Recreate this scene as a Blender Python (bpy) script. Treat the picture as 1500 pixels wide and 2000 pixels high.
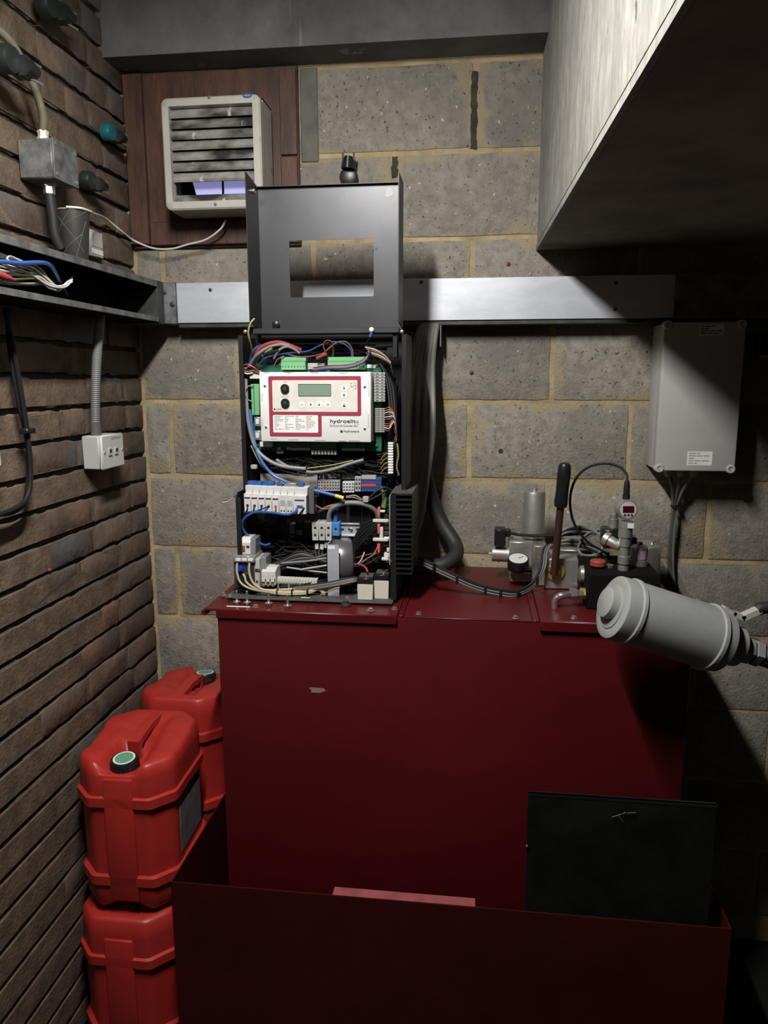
import bpy, bmesh, math, random
from mathutils import Vector, Matrix
random.seed(7)
for o in list(bpy.data.objects): bpy.data.objects.remove(o)
SC = bpy.context.scene
COL = SC.collection

# ------------------------------------------------------------------ camera
F_PX, YAW, PITCH, ROLL = 1455.74, 0.123993, 0.177155, -0.001595
G = 1.655                                    # height of the reference bed joint above the floor
CAM = Vector((0.0, -2.17924, 0.06988 + G))
_cy, _sy, _cp, _sp = math.cos(YAW), math.sin(YAW), math.cos(PITCH), math.sin(PITCH)
FW = Vector((-_sy*_cp, _cy*_cp, -_sp)); _r = Vector((_cy, _sy, 0)); _u = _r.cross(FW)
RT = math.cos(ROLL)*_r + math.sin(ROLL)*_u
UP = -math.sin(ROLL)*_r + math.cos(ROLL)*_u
cd = bpy.data.cameras.new('camera'); cam = bpy.data.objects.new('camera', cd); COL.objects.link(cam)
cd.sensor_fit = 'VERTICAL'; cd.sensor_height = 32; cd.sensor_width = 24; cd.lens = 32*F_PX/2000
cd.clip_start = 0.05
cam.matrix_world = Matrix(((RT.x, UP.x, -FW.x, CAM.x), (RT.y, UP.y, -FW.y, CAM.y), (RT.z, UP.z, -FW.z, CAM.z), (0, 0, 0, 1)))
SC.camera = cam
# ------------------------------------------------------------------ world, lamp, exposure
w = bpy.data.worlds.new('world'); SC.world = w; w.use_nodes = True
w.node_tree.nodes['Background'].inputs[0].default_value = (0.6, 0.65, 0.75, 1)
w.node_tree.nodes['Background'].inputs[1].default_value = 0.02
ld = bpy.data.lights.new('tube_light', 'AREA'); ld.shape = 'RECTANGLE'; ld.size = 0.035; ld.size_y = 0.55
ld.energy = 38; ld.color = (1.0, 0.97, 0.92)
lo = bpy.data.objects.new('tube_light', ld); COL.objects.link(lo); lo.location = (-0.365, -1.34, 0.92+G); lo.rotation_euler = (math.radians(13), 0, 0)
SC.view_settings.view_transform = 'Standard'; SC.view_settings.look = 'None'
SC.view_settings.gamma = 1.0; SC.view_settings.use_curve_mapping = False
SC.view_settings.exposure = 0.0

# ------------------------------------------------------------------ pixel -> place helpers (a point on a known plane of the room)
def ray(px, py): return FW*F_PX + RT*(px-750) + UP*(1000-py)
def at(px, py, Y): d = ray(px, py); return CAM + d*((Y-CAM.y)/d.y)
def atz(px, py, z): d = ray(px, py); return CAM + d*((z+G-CAM.z)/d.z)
def atx(px, py, X): d = ray(px, py); return CAM + d*((X-CAM.x)/d.x)

# ------------------------------------------------------------------ materials
MATS = {}
def mat(name, col, rough=0.5, metal=0.0, var=0.0, scale=12.0, bump=0.0, bscale=80.0, col2=None, thr=(0.35, 0.65), rnd=0.0, stretch=None, spec=None, emit=None):
    m = bpy.data.materials.new(name); m.use_nodes = True; MATS[name] = m
    nt = m.node_tree; N = nt.nodes; L = nt.links; b = N['Principled BSDF']
    b.inputs['Base Color'].default_value = (*col, 1); b.inputs['Roughness'].default_value = rough; b.inputs['Metallic'].default_value = metal
    if spec is not None: b.inputs['Specular IOR Level'].default_value = spec
    if emit: b.inputs['Emission Color'].default_value = (*emit[0], 1); b.inputs['Emission Strength'].default_value = emit[1]
    tc = None
    if var or col2 or bump:
        tc = N.new('ShaderNodeTexCoord'); mp = N.new('ShaderNodeMapping'); L.new(tc.outputs['Object'], mp.inputs[0])
        if stretch: mp.inputs['Scale'].default_value = stretch
        oi = N.new('ShaderNodeObjectInfo'); mu = N.new('ShaderNodeMath'); mu.operation = 'MULTIPLY'; mu.inputs[1].default_value = 37.0
        L.new(oi.outputs['Random'], mu.inputs[0]); cb = N.new('ShaderNodeCombineXYZ')
        for i in range(3): L.new(mu.outputs[0], cb.inputs[i])
        L.new(cb.outputs[0], mp.inputs['Location'])
    if var or col2:
        n = N.new('ShaderNodeTexNoise'); n.inputs['Scale'].default_value = scale; n.inputs['Detail'].default_value = 6; n.inputs['Roughness'].default_value = 0.65
        L.new(mp.outputs[0], n.inputs['Vector'])
        rp = N.new('ShaderNodeValToRGB'); L.new(n.outputs['Fac'], rp.inputs[0])
        rp.color_ramp.elements[0].position = thr[0]; rp.color_ramp.elements[1].position = thr[1]
        a = col if col2 else tuple(c*(1-var) for c in col); c2 = col2 if col2 else tuple(min(1, c*(1+var)) for c in col)
        rp.color_ramp.elements[0].color = (*a, 1); rp.color_ramp.elements[1].color = (*c2, 1)
        out = rp.outputs[0]
        if rnd:
            hs = N.new('ShaderNodeHueSaturation'); L.new(out, hs.inputs['Color'])
            mr = N.new('ShaderNodeMapRange'); L.new(oi.outputs['Random'], mr.inputs[0]); mr.inputs[3].default_value = 1-rnd; mr.inputs[4].default_value = 1+rnd
            L.new(mr.outputs[0], hs.inputs['Value']); out = hs.outputs[0]
        L.new(out, b.inputs['Base Color'])
    if bump:
        n2 = N.new('ShaderNodeTexNoise'); n2.inputs['Scale'].default_value = bscale; n2.inputs['Detail'].default_value = 5
        L.new(mp.outputs[0], n2.inputs['Vector'])
        bp = N.new('ShaderNodeBump'); bp.inputs['Strength'].default_value = bump; bp.inputs['Distance'].default_value = 0.004
        L.new(n2.outputs['Fac'], bp.inputs['Height']); L.new(bp.outputs[0], b.inputs['Normal'])
    return m
def overlay(m, col, scale, thr, stretch=None, rough=None):
    """stains, specks, chips: a second colour where a noise passes a threshold"""
    nt = m.node_tree; N = nt.nodes; L = nt.links; b = N['Principled BSDF']; s = b.inputs['Base Color']
    tc = N.new('ShaderNodeTexCoord'); mp = N.new('ShaderNodeMapping'); L.new(tc.outputs['Object'], mp.inputs[0])
    if stretch: mp.inputs['Scale'].default_value = stretch
    oi = N.new('ShaderNodeObjectInfo'); mu = N.new('ShaderNodeMath'); mu.operation = 'MULTIPLY'; mu.inputs[1].default_value = 51.0
    L.new(oi.outputs['Random'], mu.inputs[0]); cb = N.new('ShaderNodeCombineXYZ')
    for i in range(3): L.new(mu.outputs[0], cb.inputs[i])
    L.new(cb.outputs[0], mp.inputs['Location'])
    n = N.new('ShaderNodeTexNoise'); n.inputs['Scale'].default_value = scale; n.inputs['Detail'].default_value = 4; L.new(mp.outputs[0], n.inputs['Vector'])
    rp = N.new('ShaderNodeValToRGB'); rp.color_ramp.elements[0].position = thr[0]; rp.color_ramp.elements[1].position = thr[1]
    L.new(n.outputs['Fac'], rp.inputs[0])
    mx = N.new('ShaderNodeMix'); mx.data_type = 'RGBA'; L.new(rp.outputs[0], mx.inputs[0])
    if s.is_linked: L.new(s.links[0].from_socket, mx.inputs[6])
    else: mx.inputs[6].default_value = s.default_value
    mx.inputs[7].default_value = (*col, 1); L.new(mx.outputs[2], s)
    return m

def edge_smear(m, col):
    """mortar smeared irregularly over the arrises of a block"""
    nt = m.node_tree; N = nt.nodes; L = nt.links; s = N['Principled BSDF'].inputs['Base Color']
    tc = N.new('ShaderNodeTexCoord'); sp = N.new('ShaderNodeSeparateXYZ'); L.new(tc.outputs['Generated'], sp.inputs[0])
    def ab(sock, k):
        a = N.new('ShaderNodeMath'); a.operation = 'SUBTRACT'; L.new(sock, a.inputs[0]); a.inputs[1].default_value = 0.5
        b = N.new('ShaderNodeMath'); b.operation = 'ABSOLUTE'; L.new(a.outputs[0], b.inputs[0])
        c = N.new('ShaderNodeMath'); c.operation = 'SUBTRACT'; c.inputs[0].default_value = 0.5; L.new(b.outputs[0], c.inputs[1])
        d = N.new('ShaderNodeMath'); d.operation = 'MULTIPLY'; L.new(c.outputs[0], d.inputs[0]); d.inputs[1].default_value = k; return d.outputs[0]
    mn = N.new('ShaderNodeMath'); mn.operation = 'MINIMUM'; L.new(ab(sp.outputs[0], 0.43), mn.inputs[0]); L.new(ab(sp.outputs[2], 0.21), mn.inputs[1])
    oi = N.new('ShaderNodeObjectInfo'); mu = N.new('ShaderNodeMath'); mu.operation = 'MULTIPLY'; mu.inputs[1].default_value = 91.0; L.new(oi.outputs['Random'], mu.inputs[0])
    ad = N.new('ShaderNodeVectorMath'); L.new(tc.outputs['Object'], ad.inputs[0]); L.new(mu.outputs[0], ad.inputs[1])
    n = N.new('ShaderNodeTexNoise'); n.inputs['Scale'].default_value = 11; n.inputs['Detail'].default_value = 6; L.new(ad.outputs[0], n.inputs['Vector'])
    mr = N.new('ShaderNodeMapRange'); L.new(n.outputs['Fac'], mr.inputs[0]); mr.inputs[1].default_value = 0.42; mr.inputs[2].default_value = 0.75; mr.inputs[3].default_value = 0.0; mr.inputs[4].default_value = 0.062
    df = N.new('ShaderNodeMath'); df.operation = 'SUBTRACT'; L.new(mr.outputs[0], df.inputs[0]); L.new(mn.outputs[0], df.inputs[1])
    m2 = N.new('ShaderNodeMapRange'); L.new(df.outputs[0], m2.inputs[0]); m2.inputs[1].default_value = -0.004; m2.inputs[2].default_value = 0.016; m2.inputs[4].default_value = 0.85
    mx = N.new('ShaderNodeMix'); mx.data_type = 'RGBA'; L.new(m2.outputs[0], mx.inputs[0]); L.new(s.links[0].from_socket, mx.inputs[6]); mx.inputs[7].default_value = (*col, 1); L.new(mx.outputs[2], s)
M_BLOCK = mat('concrete_block', (0.265, 0.242, 0.21), 0.9, var=0.22, scale=38, bump=0.7, bscale=130, rnd=0.10)
overlay(M_BLOCK, (0.17, 0.158, 0.142), 3.0, (0.45, 0.75))
overlay(M_BLOCK, (0.55, 0.53, 0.48), 85, (0.69, 0.73))
overlay(M_BLOCK, (0.42, 0.40, 0.36), 22, (0.73, 0.80))
edge_smear(M_BLOCK, (0.33, 0.27, 0.17))
overlay(M_BLOCK, (0.06, 0.054, 0.046), 115, (0.63, 0.71))
M_MORTAR = mat('sand_mortar', (0.38, 0.305, 0.185), 0.95, var=0.25, scale=14, bump=0.6, bscale=140)
M_BRICK = mat('brown_brick', (0.082, 0.058, 0.045), 0.85, col2=(0.155, 0.113, 0.086), scale=9, bump=0.6, bscale=60, rnd=0.35)
overlay(M_BRICK, (0.21, 0.115, 0.075), 4.0, (0.56, 0.75))
overlay(M_BRICK, (0.10, 0.098, 0.10), 3.0, (0.5, 0.68))
overlay(M_BRICK, (0.26, 0.22, 0.18), 25, (0.74, 0.82))
M_BRICK_PALE = mat('pale_brick', (0.20, 0.17, 0.13), 0.9, var=0.3, scale=12, bump=0.5)
M_BRICK_MORTAR = mat('brown_mortar', (0.13, 0.09, 0.062), 0.95, var=0.35, scale=20, bump=0.7, bscale=120)
M_JOINT = mat('recessed_joint', (0.045, 0.036, 0.03), 0.95, var=0.3, scale=20, bump=0.5)
M_CONC = mat('cast_concrete', (0.13, 0.132, 0.137), 0.85, var=0.3, scale=6, bump=0.35, bscale=50)
overlay(M_CONC, (0.45, 0.45, 0.44), 16, (0.66, 0.75), (1.0, 1.0, 0.10))
overlay(M_CONC, (0.085, 0.085, 0.088), 2.5, (0.5, 0.75))
M_CONC_L = mat('pale_board_marked_concrete', (0.26, 0.255, 0.235), 0.8, var=0.22, scale=45, bump=0.4, bscale=60, stretch=(1, 1, 0.4))
overlay(M_CONC_L, (0.15, 0.147, 0.137), 6, (0.48, 0.85), (1, 2.0, 0.45))
overlay(M_CONC_L, (0.08, 0.078, 0.07), 45, (0.70, 0.76), (1, 1, 0.6))
M_SOFFIT = mat('brown_soffit', (0.22, 0.195, 0.165), 0.9, var=0.3, scale=5)
M_PLASTER = mat('grey_render', (0.14, 0.135, 0.12), 0.9, var=0.2, scale=15)
M_UNSEEN = mat('dark_unseen_wall', (0.05, 0.048, 0.045), 0.9)  # unseen walls coloured dark to cut bounced light
M_FLOOR = mat('floor_concrete', (0.015, 0.015, 0.014), 0.8, var=0.3, scale=6)
M_GALV = mat('galvanised_steel', (0.58, 0.61, 0.66), 0.5, 0.5, var=0.12, scale=5, stretch=(1, 1, 3))
M_GALV_D = mat('dull_galvanised_steel', (0.16, 0.165, 0.165), 0.6, 0.5, var=0.45, scale=25)
M_DARKMET = mat('grimy_dark_metal', (0.055, 0.058, 0.057), 0.55, 0.4, var=0.4, scale=20)
M_BLK = mat('black_powder_coat', (0.013, 0.013, 0.0145), 0.42, 0.0, var=0.25, scale=8, spec=0.35)
M_BLK_SAT = mat('satin_black_cover', (0.062, 0.063, 0.069), 0.38, 0.6, var=0.12, scale=5)
M_BLKPL = mat('black_plastic', (0.012, 0.012, 0.013), 0.35)
M_RUB = mat('black_rubber', (0.018, 0.018, 0.018), 0.6)
M_DUST = mat('dusty_black', (0.06, 0.058, 0.054), 0.75, var=0.35, scale=20)
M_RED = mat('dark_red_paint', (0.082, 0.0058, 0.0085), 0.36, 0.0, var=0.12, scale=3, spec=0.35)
overlay(M_RED, (0.32, 0.22, 0.2), 30, (0.80, 0.82))
M_REDW = mat('worn_red_paint', (0.30, 0.075, 0.085), 0.4, var=0.2, scale=20)
M_WORN = mat('bare_scratched_metal', (0.7, 0.62, 0.62), 0.5, var=0.2)
M_BUND = mat('dull_darkened_red', (0.048, 0.006, 0.006), 0.6, var=0.2, scale=4, spec=0.1)  # tray red darkened in place of weaker light low down
M_CAN = mat('red_polythene', (0.40, 0.026, 0.021), 0.42, var=0.08, scale=4)
M_GREEN = mat('green_terminal', (0.16, 0.40, 0.20), 0.4)
M_GREEN_D = mat('dark_green_terminal', (0.03, 0.11, 0.05), 0.4)
M_PCB = mat('circuit_board_green', (0.015, 0.12, 0.075), 0.4, var=0.3, scale=60)
M_WHITE = mat('white_plastic', (0.60, 0.60, 0.59), 0.4, var=0.04, scale=15)
M_FACE = mat('cream_fascia', (0.66, 0.64, 0.58), 0.35, var=0.07, scale=25)
M_CRIM = mat('crimson_print', (0.29, 0.04, 0.07), 0.4)
M_LCD = mat('lcd_screen', (0.20, 0.28, 0.21), 0.12)
M_PRINT = mat('black_print', (0.03, 0.03, 0.035), 0.5)
M_PRINTG = mat('grey_print', (0.35, 0.35, 0.34), 0.5)
M_NAVY = mat('navy_print', (0.02, 0.02, 0.06), 0.5)
M_GREY = mat('light_grey_plastic', (0.45, 0.45, 0.435), 0.45, var=0.05, scale=10)
M_GREYT = mat('grey_terminal', (0.36, 0.36, 0.35), 0.5)
M_BLUE = mat('blue_plastic', (0.03, 0.09, 0.30), 0.4)
M_BLUEL = mat('bright_blue_plastic', (0.06, 0.22, 0.58), 0.4)
M_REDP = mat('red_plastic', (0.62, 0.05, 0.05), 0.4)
M_YEL = mat('yellow_plastic', (0.65, 0.5, 0.08), 0.4)
M_CREAM = mat('cream_relay', (0.62, 0.60, 0.52), 0.45)
M_STEEL = mat('bright_steel', (0.62, 0.61, 0.60), 0.28, 0.9)
M_ALU = mat('cast_aluminium', (0.50, 0.49, 0.47), 0.4, 0.75, var=0.15, scale=15)
M_ALUD = mat('dirty_aluminium', (0.26, 0.24, 0.22), 0.45, 0.6, var=0.3, scale=20)
M_COPPER = mat('brown_anodised_rod', (0.11, 0.055, 0.038), 0.35, 0.6)
M_BRASS = mat('yellow_passivated_plate', (0.42, 0.34, 0.08), 0.4, 0.5, var=0.3, scale=60)
M_PAINTG = mat('grey_enamel', (0.31, 0.32, 0.315), 0.42, var=0.07, scale=12)
overlay(M_PAINTG, (0.13, 0.13, 0.12), 22, (0.72, 0.8))
M_HEAT = mat('stained_cream_paint', (0.42, 0.405, 0.365), 0.5, var=0.08, scale=12)
overlay(M_HEAT, (0.1, 0.09, 0.08), 16, (0.70, 0.8))
M_LOUV = mat('grimy_shaded_louvre', (0.27, 0.265, 0.245), 0.6, var=0.25, scale=20)
overlay(M_LOUV, (0.03, 0.028, 0.025), 9, (0.42, 0.62), (1, 1, 1.8))  # dark streaks stand for grime and for shade on the slats
overlay(M_LOUV, (0.62, 0.61, 0.56), 26, (0.64, 0.70), (1.0, 1, 0.3))
M_PLY = mat('varnished_plywood', (0.075, 0.032, 0.021), 0.6, var=0.5, scale=8, stretch=(3, 1, 0.6), bump=0.2)
M_SKY = mat('daylight_pane', (0.35, 0.36, 0.6), 0.3, emit=((0.42, 0.43, 0.85), 0.42))
M_CBLK = mat('black_cable', (0.013, 0.013, 0.014), 0.6, spec=0.25)
M_CGREY = mat('grey_cable', (0.20, 0.20, 0.20), 0.5)
M_CGREYD = mat('dark_grey_cable', (0.10, 0.098, 0.092), 0.5)
M_CWHITE = mat('white_cable', (0.62, 0.60, 0.56), 0.5)
M_CCREAM = mat('cream_cable', (0.48, 0.44, 0.29), 0.45)
M_CBLUE = mat('blue_cable', (0.03, 0.10, 0.34), 0.42)
M_CNAVY = mat('navy_cable', (0.03, 0.05, 0.16), 0.45)
M_CRED = mat('red_cable', (0.34, 0.05, 0.055), 0.45)
M_CYEL = mat('green_yellow_cable', (0.27, 0.27, 0.07), 0.45)
M_CBRN = mat('brown_cable', (0.14, 0.05, 0.025), 0.5)
M_CORNG = mat('orange_cable', (0.26, 0.10, 0.045), 0.5)
M_CMAG = mat('purple_cable', (0.22, 0.06, 0.25), 0.5)
M_MATT = mat('matt_black', (0.006, 0.006, 0.006), 0.85, spec=0.1)  # near black for the trunking's shaded inside and the valve manifold
M_GCAB = mat('lightened_grey_sheath', (0.24, 0.235, 0.22), 0.55)  # paler grey than the other cables, for the trunking bundle
M_CUP = mat('charcoal_paper_cup', (0.035, 0.033, 0.031), 0.5)
M_CUPL = mat('grey_line_print', (0.13, 0.125, 0.11), 0.5)
M_TAN = mat('tan_rim', (0.42, 0.32, 0.16), 0.5)
M_TEAL = mat('teal_plastic', (0.01, 0.12, 0.13), 0.4)
M_DGREEN = mat('dark_green_plastic', (0.012, 0.018, 0.016), 0.45)
M_LABEL = mat('white_label', (0.75, 0.75, 0.74), 0.5)
M_CAPG = mat('green_label', (0.13, 0.33, 0.20), 0.45)
M_LED = mat('dark_red_display', (0.05, 0.004, 0.006), 0.15)
M_PURP = mat('violet_label', (0.45, 0.36, 0.45), 0.5)
M_SHINY = mat('shiny_tape', (0.13, 0.125, 0.14), 0.3, 0.4)
M_CLEAR = mat('smoked_clear_plastic', (0.22, 0.22, 0.23), 0.15)

# ------------------------------------------------------------------ mesh builder
class MB:
    def __init__(s): s.v = []; s.f = []
    def add(s, vs, fs):
        n = len(s.v); s.v += [Vector(v) for v in vs]; s.f += [tuple(i+n for i in f) for f in fs]; return s
    def box(s, a, b):
        x0, x1 = sorted((a[0], b[0])); y0, y1 = sorted((a[1], b[1])); z0, z1 = sorted((a[2], b[2]))
        return s.add([(x0,y0,z0),(x1,y0,z0),(x1,y1,z0),(x0,y1,z0),(x0,y0,z1),(x1,y0,z1),(x1,y1,z1),(x0,y1,z1)],
                     [(3,2,1,0),(4,5,6,7),(0,1,5,4),(1,2,6,5),(2,3,7,6),(3,0,4,7)])
    def rbox(s, a, b, r=0.002, seg=1):
        bm = bmesh.new(); bmesh.ops.create_cube(bm, size=1)
        c = [(a[i]+b[i])/2 for i in range(3)]; d = [abs(a[i]-b[i]) for i in range(3)]
        for v in bm.verts: v.co = Vector((c[i]+v.co[i]*d[i] for i in range(3)))
        bmesh.ops.bevel(bm, geom=bm.edges[:], offset=min(r, min(d)*0.45), segments=seg, affect='EDGES', profile=0.5)
        bm.verts.index_update(); s.add([v.co.copy() for v in bm.verts], [[v.index for v in f.verts] for f in bm.faces]); bm.free(); return s
    def lathe(s, p, d, prof, n=24, cap=True):
        """prof: (distance along d, radius)"""
        d = Vector(d).normalized(); p = Vector(p); t = Vector((0, 0, 1)) if abs(d.z) < 0.9 else Vector((1, 0, 0))
        a = d.cross(t).normalized(); b = d.cross(a)
        vs = []; fs = []
        for (h, r) in prof:
            for k in range(n):
                an = 2*math.pi*k/n; vs.append(p + d*h + (a*math.cos(an) + b*math.sin(an))*r)
        for i in range(len(prof)-1):
            for k in range(n):
                k2 = (k+1) % n; fs.append((i*n+k, i*n+k2, (i+1)*n+k2, (i+1)*n+k))
        if cap: fs.append(tuple(range(n-1, -1, -1))); m = (len(prof)-1)*n; fs.append(tuple(range(m, m+n)))
        return s.add(vs, fs)
    def cyl(s, p, q, r, r2=None, n=16):
        p = Vector(p); q = Vector(q); return s.lathe(p, q-p, [(0, r), ((q-p).length, r if r2 is None else r2)], n)
    def tube(s, pts, r, n=8, sub=6):
        pts = [Vector(p) for p in pts]; P = []
        if len(pts) > 2 and sub > 1:
            ext = [pts[0]*2-pts[1]] + pts + [pts[-1]*2-pts[-2]]
            for i in range(1, len(ext)-2):
                p0, p1, p2, p3 = ext[i-1:i+3]
                for k in range(sub):
                    t = k/sub; P.append(0.5*((2*p1) + (p2-p0)*t + (2*p0-5*p1+4*p2-p3)*t*t + (3*p1-p0-3*p2+p3)*t**3))
            P.append(pts[-1])
        else: P = pts
        vs = []; fs = []; prev = None
        for i, p in enumerate(P):
            d = (P[min(i+1, len(P)-1)] - P[max(i-1, 0)]).normalized()
            if prev is None:
                t = Vector((0, 0, 1)) if abs(d.z) < 0.9 else Vector((1, 0, 0)); a = d.cross(t).normalized()
            else: a = (prev - d*prev.dot(d)).normalized()
            prev = a; b = d.cross(a)
            for k in range(n): an = 2*math.pi*k/n; vs.append(p + (a*math.cos(an)+b*math.sin(an))*r)
        for i in range(len(P)-1):
            for k in range(n): k2 = (k+1) % n; fs.append((i*n+k, i*n+k2, (i+1)*n+k2, (i+1)*n+k))
        fs.append(tuple(range(n-1, -1, -1))); m = (len(P)-1)*n; fs.append(tuple(range(m, m+n)))
        return s.add(vs, fs)
    def prism(s, poly, vec):
        """poly: list of 3-D points, swept by vec"""
        n = len(poly); vec = Vector(vec); vs = [Vector(p) for p in poly] + [Vector(p)+vec for p in poly]
        fs = [tuple(range(n-1, -1, -1)), tuple(range(n, 2*n))] + [(i, (i+1) % n, n+(i+1) % n, n+i) for i in range(n)]
        return s.add(vs, fs)
    def quad(s, pts): return s.add(pts, [tuple(range(len(pts)))])
    def sphere(s, c, r, n=12, sc=(1, 1, 1)):
        vs = []; fs = []; m = n//2
        for i in range(m+1):
            ph = math.pi*i/m
            for k in range(n):
                th = 2*math.pi*k/n; vs.append((c[0]+r*sc[0]*math.sin(ph)*math.cos(th), c[1]+r*sc[1]*math.sin(ph)*math.sin(th), c[2]+r*sc[2]*math.cos(ph)))
        for i in range(m):
            for k in range(n): k2 = (k+1) % n; fs.append((i*n+k, (i+1)*n+k, (i+1)*n+k2, i*n+k2))
        return s.add(vs, fs)
    def mesh(s, name, m, smooth=True, center=True):
        c = Vector((0, 0, 0))
        if center:
            lo_ = Vector((min(v[i] for v in s.v) for i in range(3))); hi = Vector((max(v[i] for v in s.v) for i in range(3))); c = (lo_+hi)/2
        me = bpy.data.meshes.new(name); me.from_pydata([tuple(v-c) for v in s.v], [], s.f)
        bm = bmesh.new(); bm.from_mesh(me); bmesh.ops.recalc_face_normals(bm, faces=bm.faces[:]); bm.to_mesh(me); bm.free()
        me.materials.append(m)
        if smooth:
            me.polygons.foreach_set('use_smooth', [True]*len(me.polygons)); me.set_sharp_from_angle(angle=math.radians(38))
        me.update(); return me, c
    def build(s, name, m, parent=None, smooth=True):
        me, c = s.mesh(name, m, smooth); return place(name, me, c, parent)
WLOC = {}
def place(name, me, loc, parent=None):
    o = bpy.data.objects.new(name, me); COL.objects.link(o); loc = Vector(loc)
    o.location = loc - (WLOC[parent.name] if parent else Vector((0, 0, 0))); WLOC[o.name] = loc
    if parent: o.parent = parent
    return o
def tag(o, label=None, cat=None, group=None, kind=None):
    if label: o['label'] = label
    if cat: o['category'] = cat
    if group: o['group'] = group
    if kind: o['kind'] = kind
    return o
def thing(name, label, cat, loc, group=None): return tag(place(name, None, loc), label, cat, group)
def structure(name, mb, m, label, smooth=False): return tag(mb.build(name, m, None, smooth), label, 'structure' if False else None, None, 'structure')
def text(name, s, x0, z0, Y, width, height, m, parent, bold=0.004):
    cu = bpy.data.curves.new('t', 'FONT'); cu.body = s; cu.size = 1; cu.offset = bold; to = bpy.data.objects.new('t', cu); COL.objects.link(to)
    bpy.context.view_layer.update(); me = bpy.data.meshes.new_from_object(to.evaluated_get(bpy.context.evaluated_depsgraph_get()))
    bpy.data.objects.remove(to); bpy.data.curves.remove(cu)
    xs = [v.co.x for v in me.vertices]; ys = [v.co.y for v in me.vertices]; a, b, c, d = min(xs), max(xs), min(ys), max(ys)
    mb = MB(); mb.add([(x0+(v.co.x-a)/(b-a)*width, Y, z0+(v.co.y-c)/(d-c)*height) for v in me.vertices], [tuple(p.vertices) for p in me.polygons])
    bpy.data.meshes.remove(me)
    return mb.build(name, m, parent, False)
def prect(x0, y0, x1, y1, Y):
    """a pixel rectangle as an upright rectangle on the plane Y: (X0, X1, Z0, Z1)"""
    a, b, c, d = at(x0, y0, Y), at(x1, y0, Y), at(x0, y1, Y), at(x1, y1, Y)
    return (a.x+c.x)/2, (b.x+d.x)/2, (c.z+d.z)/2, (a.z+b.z)/2
def pbox(mb, x0, y0, x1, y1, Y, dep, r=0.0):
    X0, X1, Z0, Z1 = prect(x0, y0, x1, y1, Y)
    if r: mb.rbox((X0, Y, Z0), (X1, Y+dep, Z1), r)
    else: mb.box((X0, Y, Z0), (X1, Y+dep, Z1))
    return mb
def path(pts, Y=None):
    return [at(p[0], p[1], p[2] if len(p) > 2 else Y) for p in pts]
def pathx(pts, X=None):
    return [atx(p[0], p[1], p[2] if len(p) > 2 else X) for p in pts]

CEIL = 3.0
WX = -1.006           # face of the left brickwork at the corner
def lx(Y): return WX + 0.012*Y     # the brick wall opens very slightly towards the camera

# ================================================================== ROOM
structure('floor', MB().box((-1.6, -3.3, -0.1), (1.7, 0.2, 0)), M_FLOOR, 'dark concrete plant room floor')
structure('ceiling', MB().box((-1.6, -3.3, CEIL), (1.7, 0.2, CEIL+0.1)), M_CONC, 'grey concrete ceiling slab')
structure('wall_right', MB().box((1.5, -3.3, 0), (1.6, 0.1, CEIL)), M_UNSEEN, 'dark wall on the right')
structure('wall_front', MB().box((-1.6, -3.3, 0), (1.7, -3.2, CEIL)), M_UNSEEN, 'dark wall behind the viewer')
def outline(L, H, n1, n2, j, r, seed):
    rn = random.Random(seed); pts = []
    def seg(a, b, n):
        for k in range(n):
            t = (k+0.5)/n; pts.append((a[0]+(b[0]-a[0])*t + rn.uniform(-j, j), a[1]+(b[1]-a[1])*t + rn.uniform(-j, j)))
    h, l = H/2, L/2
    for (a, b, n, c) in [((-l+r, -h), (l-r, -h), n1, (l, -h)), ((l, -h+r), (l, h-r), n2, (l, h)), ((l-r, h), (-l+r, h), n1, (-l, h)), ((-l, h-r), (-l, -h+r), n2, (-l, -h))]:
        seg(a, b, n); cx, cz = c; s = 0.35*r
        pts.append((cx - math.copysign(s, cx) + rn.uniform(-j, j), cz - math.copysign(s, cz) + rn.uniform(-j, j)))
    return pts
def slab_mesh(name, L, H, proud, back, bev, n1, n2, j, seed, m, axis):
    """axis 'y': faces -Y (length along X); axis 'x': faces +X (length along Y)"""
    o = outline(L, H, n1, n2, j, bev*2, seed); n = len(o); k = 1-2*bev/L, 1-2*bev/H; rn = random.Random(seed+99)
    vs = []
    for (u, v) in o: vs.append((u, back, v))
    for (u, v) in o: vs.append((u, -(proud-bev*0.7), v))
    for (u, v) in o: vs.append((u*k[0], -proud + rn.uniform(0, bev*0.4), v*k[1]))
    fs = [(i+a*n, (i+1) % n + a*n, (i+1) % n+(a+1)*n, i+(a+1)*n) for a in (0, 1) for i in range(n)] + [tuple(range(2*n, 3*n))]
    if axis == 'x': vs = [(-y, x, z) for (x, y, z) in vs]
    mb = MB(); mb.add(vs, fs); me, c = mb.mesh(name, m, True, False); me.set_sharp_from_angle(angle=math.radians(50)); return me
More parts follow.
